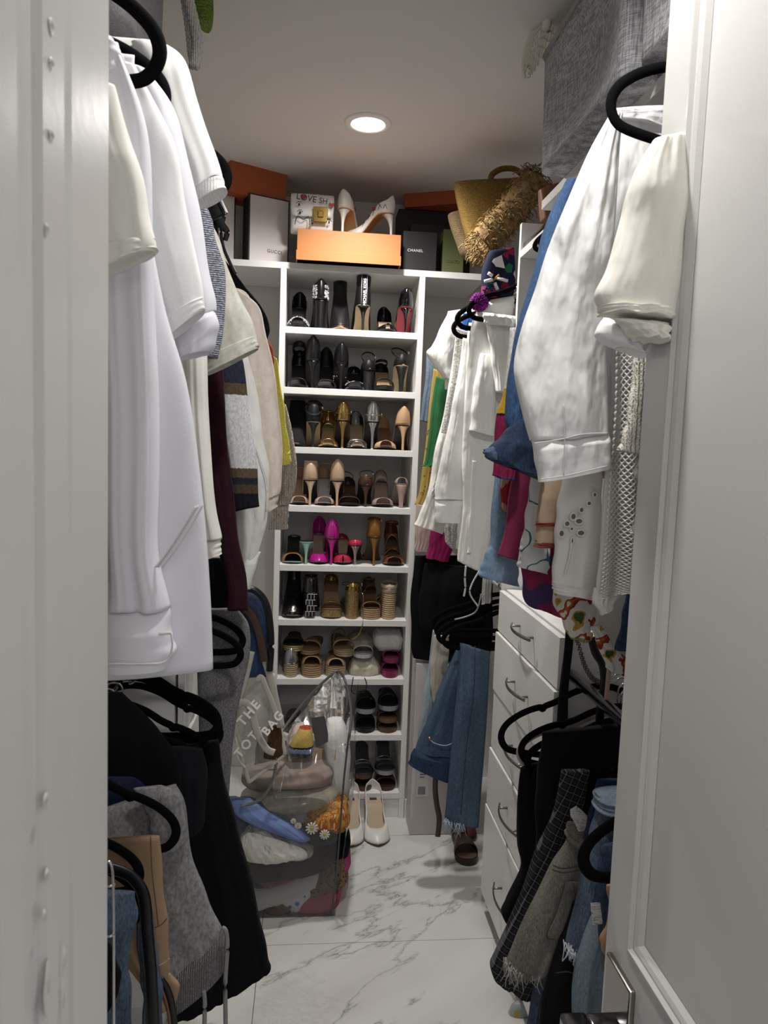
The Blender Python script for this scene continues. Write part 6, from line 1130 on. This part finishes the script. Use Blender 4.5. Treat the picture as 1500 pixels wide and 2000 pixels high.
for i in range(14):
    f = i/13; V += [tuple(ca_[j]*(1-f)+cb_[j]*f+np.array([.006*sin(j*.9+f*7), -.035*sin(pi*f)*sin(pi*j/29)+.006*sin(j*1.7), 0])) for j in range(30)]
mesh('top_panel', V, gridf(14, 30), film('clear_vinyl_top', 'f8f9f9', 1.3, 7, .5, .04), o)
mesh('hang_tag', *drape([(608, 1402, 634, 1398), (612, 1430, 640, 1428), (618, 1460, 641, 1448)], by0+.04, .002, 1, .001, 3, wave=.0006), C('4c4c4e', .5), o, label='dark grey label')
def lumpy(name, label, cat, mat, rows, dY, th=.07, **k): return G(name, label, cat, 'bag', by0+dY, mat, rows, th=th, lump=True, amp=k.pop('amp', .014), nf=k.pop('nf', 4), pw=.6, bname='cloth', **k)
lumpy('folded_clothes', 'coral pink folded cloth at the bottom right of the clear bag', 'clothes', fab('coral_cotton', 'b04a5c', ws=.7, wr=20), [(600, 1728, 655, 1705), (570, 1748, 668, 1725), (556, 1772, 660, 1760), (560, 1788, 648, 1785)], .10, .085)
lumpy('folded_clothes', 'brown crumpled satin at the bottom left of the clear bag', 'clothes', fab('brown_satin', '5d4433', '7a5b44', cs=20, rough=.5, wr=22, ws=.9), [(530, 1748, 565, 1742), (514, 1765, 575, 1758), (508, 1778, 572, 1775), (510, 1790, 560, 1788)], .085, .075)
lumpy('folded_clothes', 'white cloth with blue and pink print near the bag bottom', 'clothes', splotch('blue_pink_print', [(0, '5a7ab0'), (.3, 'c888b0'), (.6, 'c0a040'), (.8, '4a5a90')], 40, 'd6d4d6'), [(565, 1722, 605, 1712), (548, 1745, 612, 1735), (552, 1770, 600, 1762), (560, 1782, 590, 1778)], .075, .05)
lumpy('folded_clothes', 'tan cloth with dark dots in the lower right of the bag', 'clothes', splotch('tan_dots', [(0, '3a2c20'), (.9, '3a2c20')], 90, '7d634c'), [(628, 1690, 668, 1672), (608, 1715, 676, 1690), (592, 1740, 678, 1715), (590, 1765, 640, 1735)], .085, .06)
lumpy('folded_clothes', 'white folded linen stack low in the clear bag', 'clothes', fab('folded_white', 'd0cdca'), [(492, 1718, 640, 1682), (470, 1738, 645, 1700), (480, 1758, 590, 1722), (505, 1765, 560, 1742)], .11, .10)
lumpy('folded_clothes', 'thin slate cloth with a pink edge above the white folded linen', 'clothes', bands('slate_pink', [(0, '3c4656'), (.72, 'a85a74')], 0, .06), [(520, 1690, 595, 1680), (490, 1706, 598, 1688), (488, 1722, 560, 1702)], .12, .10)
lumpy('folded_clothes', 'dark charcoal folded top under the white crinkled knit', 'clothes', fab('charcoal_cotton', '2c2b2e'), [(470, 1660, 640, 1650), (465, 1685, 650, 1670), (478, 1715, 610, 1690)], .15, .12)
lumpy('folded_clothes', 'hot pink cloth squeezed behind the bag corner piping', 'clothes', fab('pink_cotton', 'a83c72', ws=.7), [(630, 1665, 682, 1650), (632, 1680, 684, 1668), (640, 1698, 680, 1690)], .15, .10)
lumpy('folded_clothes', 'white crinkled ruffle knit bundled in the middle of the bag', 'clothes', fab('crinkle_white', 'd8d5ce', wr=24, ws=1, wd=.014, cr=1), [(480, 1612, 520, 1608), (470, 1632, 545, 1622), (468, 1652, 590, 1640), (478, 1668, 612, 1658), (490, 1676, 600, 1674)], .05, .08, amp=.02, nf=7)
lumpy('folded_clothes', 'black cloth behind the green daisy print in the bag', 'clothes', blackc, [(630, 1618, 680, 1612), (625, 1650, 684, 1645), (640, 1670, 676, 1665)], .14, .08)
dz_ = G('folded_clothes', 'green cloth printed with white daisies in the clear bag', 'clothes', 'bag', by0+.08, fab('daisy_green', '24442a'), [(560, 1598, 620, 1600), (570, 1612, 662, 1616), (590, 1630, 664, 1630), (610, 1644, 650, 1640)], th=.065, lump=True, bname='cloth')
Yd = by0+.004
for x, y, r in ((609, 1618, .022), (634, 1630, .018), (582, 1613, .013), (573, 1604, .010)):
    c = at(x, y, Yd); mesh('daisy', *merge(*[tube([c+r*.25*np.array([cos(q), 0, sin(q)]), c+r*np.array([cos(q), .0, sin(q)])], r*.17, .002, 5, sm=False) for q in np.linspace(0, 2*pi, 11, endpoint=False)]), C('d8d6cc', .8), dz_); mesh('daisy_centre', *tube([c+np.array([0, -.003, 0]), c+np.array([0, .002, 0])], r*.3, n=8, sm=False), C('c8a62c', .8), dz_)
zig = splotch('flame_knit', [(0, 'b8402c'), (.3, 'd8a03c'), (.5, 'c8602c'), (.62, 'e0c890'), (.8, '9a3050')], 1, None, 'CONSTANT', 'NOISE', stretch=(95, 95, 13))
lumpy('folded_clothes', 'orange flame-pattern knit folded at the right of the bag', 'clothes', zig, [(612, 1562, 678, 1555), (600, 1585, 682, 1578), (590, 1602, 682, 1602), (622, 1620, 676, 1622)], .075, .065)
lumpy('folded_clothes', 'pale lilac cloth left of the flame-pattern knit', 'clothes', fab('lilac_cloth', '9d8fa8', 'b4a8bc', cs=20), [(560, 1578, 602, 1568), (545, 1590, 604, 1586), (552, 1602, 598, 1604)], .09, .06)
lumpy('folded_clothes', 'periwinkle blue shirt sleeve lying diagonally in the bag', 'clothes', fab('periwinkle', '6b82b8', ws=.6, wr=14), [(452, 1562, 490, 1558), (456, 1580, 530, 1582), (480, 1598, 575, 1606), (530, 1618, 606, 1630), (572, 1636, 602, 1640)], .03, .05)
lumpy('folded_clothes', 'slate blue denim edge at the left rim of the bag contents', 'clothes', denim('bag_denim', '3a4658', '5f6e82'), [(440, 1560, 470, 1570), (440, 1590, 500, 1600), (448, 1620, 500, 1625)], .12, .09)
lumpy('folded_clothes', 'cream chunky knit folded under the taupe roll', 'clothes', plain('cream_chunky', 'b8ae9e', .95, bs=(70, 1), col2='cfc6b6', cs=40), [(500, 1535, 640, 1522), (470, 1555, 660, 1535), (480, 1572, 655, 1552), (520, 1590, 640, 1570)], .12, .10)
lumpy('folded_clothes', 'rolled taupe blanket, the widest piece in the clear bag', 'clothes', fab('taupe_fleece', '8d7c72', 'a09086', cs=14, wr=5), [(500, 1492, 630, 1484), (476, 1502, 650, 1492), (474, 1522, 652, 1512), (490, 1540, 642, 1532)], .10, .085)
lumpy('folded_clothes', 'white and yellow striped sock bundle on top of the bag contents', 'clothes', bands('cream_yellow', [(0, '1e2024'), (.16, '8aa0c8'), (.30, '22262c'), (.34, 'd0ae58'), (.72, 'b8483c'), (.86, 'cfc0b8')], 0, .145), [(585, 1420, 606, 1418), (572, 1440, 612, 1438), (562, 1460, 612, 1460), (570, 1475, 610, 1474)], .10, .05)
lumpy('folded_clothes', 'pale pink sock bundle left of the yellow striped one', 'clothes', fab('pale_pink_terry', 'c4aca4'), [(572, 1418, 595, 1412), (562, 1440, 590, 1436), (556, 1468, 580, 1472)], .13, .05)
lumpy('folded_clothes', 'fluffy white cloth along the right side of the clear bag', 'clothes', plain('white_terry', 'd8d6d4', .95, bs=(80, 1)), [(640, 1405, 668, 1402), (632, 1440, 682, 1445), (640, 1500, 684, 1510), (648, 1550, 680, 1560)], .13, .07)
lumpy('folded_clothes', 'tan terry cloth under the sock bundles', 'clothes', fab('tan_terry', '8a7050'), [(555, 1468, 640, 1466), (540, 1482, 650, 1480), (560, 1496, 640, 1492)], .15, .06)
# cloth bundles among the shoes of the seventh shelf
def bundle(label, mat, rows, Y, th): return G('cloth_bundle', label, 'cloth', None, Y, mat, rows, th=th, lump=True, amp=.014, nf=5, pw=.6, bname='cloth')
dust = fab('cream_dust_bag', 'b9b2a0', 'cbc4b4', cs=20, wr=16, ws=.8, cr=1)
o = bundle('cream drawstring shoe bag bundled on the seventh shelf, its cords hanging down', dust, [(690, 1281, 728, 1280), (680, 1296, 738, 1292), (681, 1312, 742, 1306), (692, 1325, 735, 1322)], 3.17, .07)
for pts in (((690, 1322), (688, 1335), (686, 1348), (692, 1355), (704, 1353)), ((712, 1324), (716, 1335), (714, 1348), (706, 1354))): mesh('drawstring', *tube([at(x, y, 3.06) for x, y in pts], .0022, n=5), C('151517', .8), o, label='black cord')
bundle('beige cloth shoe bag slumped over the pale grey slide, seventh shelf', fab('beige_dust_bag', '8f8878', 'a39c8c', cs=20, wr=16, ws=.8, cr=1), [(690, 1236, 716, 1234), (676, 1246, 728, 1244), (678, 1260, 730, 1256), (700, 1270, 724, 1266)], 3.23, .06)
bundle('white folded cloth stuffed on top of the magenta slides', fab('white_dust_bag', 'c4c2c0', 'd6d4d2', cs=20, wr=18, ws=.9, cr=1), [(735, 1228, 780, 1228), (728, 1242, 786, 1240), (730, 1256, 785, 1256), (738, 1268, 780, 1270)], 3.19, .08)
# ------------------------------------------------------------------ see-through tote with white lettering
tot = film('tote_mesh', 'eceae6', 1.6, 60, .3, .22); trimm = plain('tote_trim', 'bdb8ae', .5); wl = C('dedbd6', .5)
Yt = by0-.05
o = thing('tote_bag', 'see-through grey tote with white capital letters leaning behind the black trousers', 'bag', at(500, 1530, Yt))
A, B_, Cc, D = at(447, 1395, Yt), at(532, 1315, Yt+.06), at(556, 1470, Yt+.05), at(486, 1530, Yt)
def quad(u, v, dy=0): return A*(1-u)*(1-v)+B_*u*(1-v)+Cc*u*v+D*(1-u)*v+np.array([0, dy+.012*sin(3*u+2*v), 0])
mesh('front_panel', [quad(i/9, j/9, -.02*sin(pi*i/9)*sin(pi*j/9)) for j in range(10) for i in range(10)], gridf(10, 10), tot, o)
mesh('back_panel', [quad(i/9, j/9, .07+.02*sin(pi*i/9)) for j in range(10) for i in range(10)], gridf(10, 10), tot, o)
mesh('trim', *merge(tube([quad(0, v, -.004) for v in (0, .3, .6, 1)], .007, n=8), tube([quad(u, 1, -.004) for u in (0, .5, 1)], .006, n=8), tube([quad(1, v, -.004) for v in (0, .5, 1)], .008, n=8)), trimm, o)
mesh('handle', *tube([at(x, y, Yt-.02) for x, y in ((450, 1440), (456, 1392), (474, 1340), (490, 1272))], .004, .013, 8, up=(0, 1, 0)), trimm, o); mesh('handle', *tube([at(x, y, Yt-.03) for x, y in ((462, 1376), (480, 1372), (492, 1392), (502, 1430), (520, 1462), (536, 1470))], .004, .012, 8, up=(0, 1, 0)), trimm, o)
mesh('handle', *tube([at(x, y, Yt+.03) for x, y in ((515, 1278), (521, 1300), (530, 1330), (540, 1375), (550, 1420))], .004, .012, 8, up=(0, 1, 0)), trimm, o); mesh('handle', *tube([at(x, y, Yt) for x, y in ((503, 1330), (510, 1322), (520, 1345), (534, 1380), (546, 1420))], .003, .009, 8, up=(0, 1, 0)), trimm, o)
mesh('side_seam', *tube([at(x, y, Yt-.01) for x, y in ((447, 1396), (452, 1420), (462, 1450), (464, 1480), (480, 1500))], .004, n=6), C('c8c4bc', .4), o)
def tl(s, x, y, h): 
    p = at(x, y, Yt-.065); q = at(x+27, y-33, Yt-.035); w = at(x-14, y-12, Yt-.065); text(o, s, wl, p, q-p, w-p, h, ext=.002, off=.0012, space=1.25)
tl('THE', 474, 1420, .042); tl('TOTE', 468, 1482, .040); tl('BAG', 521, 1438, .038)
mesh('corduroy_base', *drape([(520, 1420, 548, 1416), (505, 1445, 552, 1450), (497, 1478, 552, 1470), (498, 1493, 535, 1484)], Yt+.035, .02, 2, .004, 4, lump=True), knit('brown_corduroy', '4a3620', '6a5030', 60, 'X'), o, label='brown corduroy inside')
# loose clear film on the tiles and the colourful packet
p0 = atz(560, 1900, .004); c2 = film('floor_film', 'ffffff', .10, 60, 1.0)
V = []; q = random.Random(9)
for i in range(14):
    for j in range(14):
        w = atz(480+14*j+q.uniform(-4, 4), 1893+11*i+q.uniform(-3, 3), 0); V.append((w[0], w[1], .002+.005*abs(sin(i*1.3+j*.7)*sin(j*1.1-i*.4))))
o = thing('plastic_sheet', 'crumpled clear plastic film lying on the tiles below the black trousers', 'plastic film', (p0[0], p0[1], 0)); mesh('film', V, [f for k, f in enumerate(gridf(14, 14)) if ((k//13-6)/6.6)**2+((k%13-6)/6.2)**2+.35*sin(k*1.7) < .75], c2, o)
c = atz(1012, 1990, .0)
o = G('candy_packet', 'small clear packet with teal and yellow print on the floor by the door', 'packet', None, c[1]+.02, splotch('packet_print', [(0, '4a9a9a'), (.35, 'c8b040'), (.6, 'd8d4cc'), (.8, 'a04a3a')], 34, 'a8b0b0', rough=.3), [(1002, 1960, 1035, 1952), (994, 1978, 1040, 1975), (988, 2000, 1042, 2005), (990, 2012, 1040, 2020)], th=.02, lump=True)
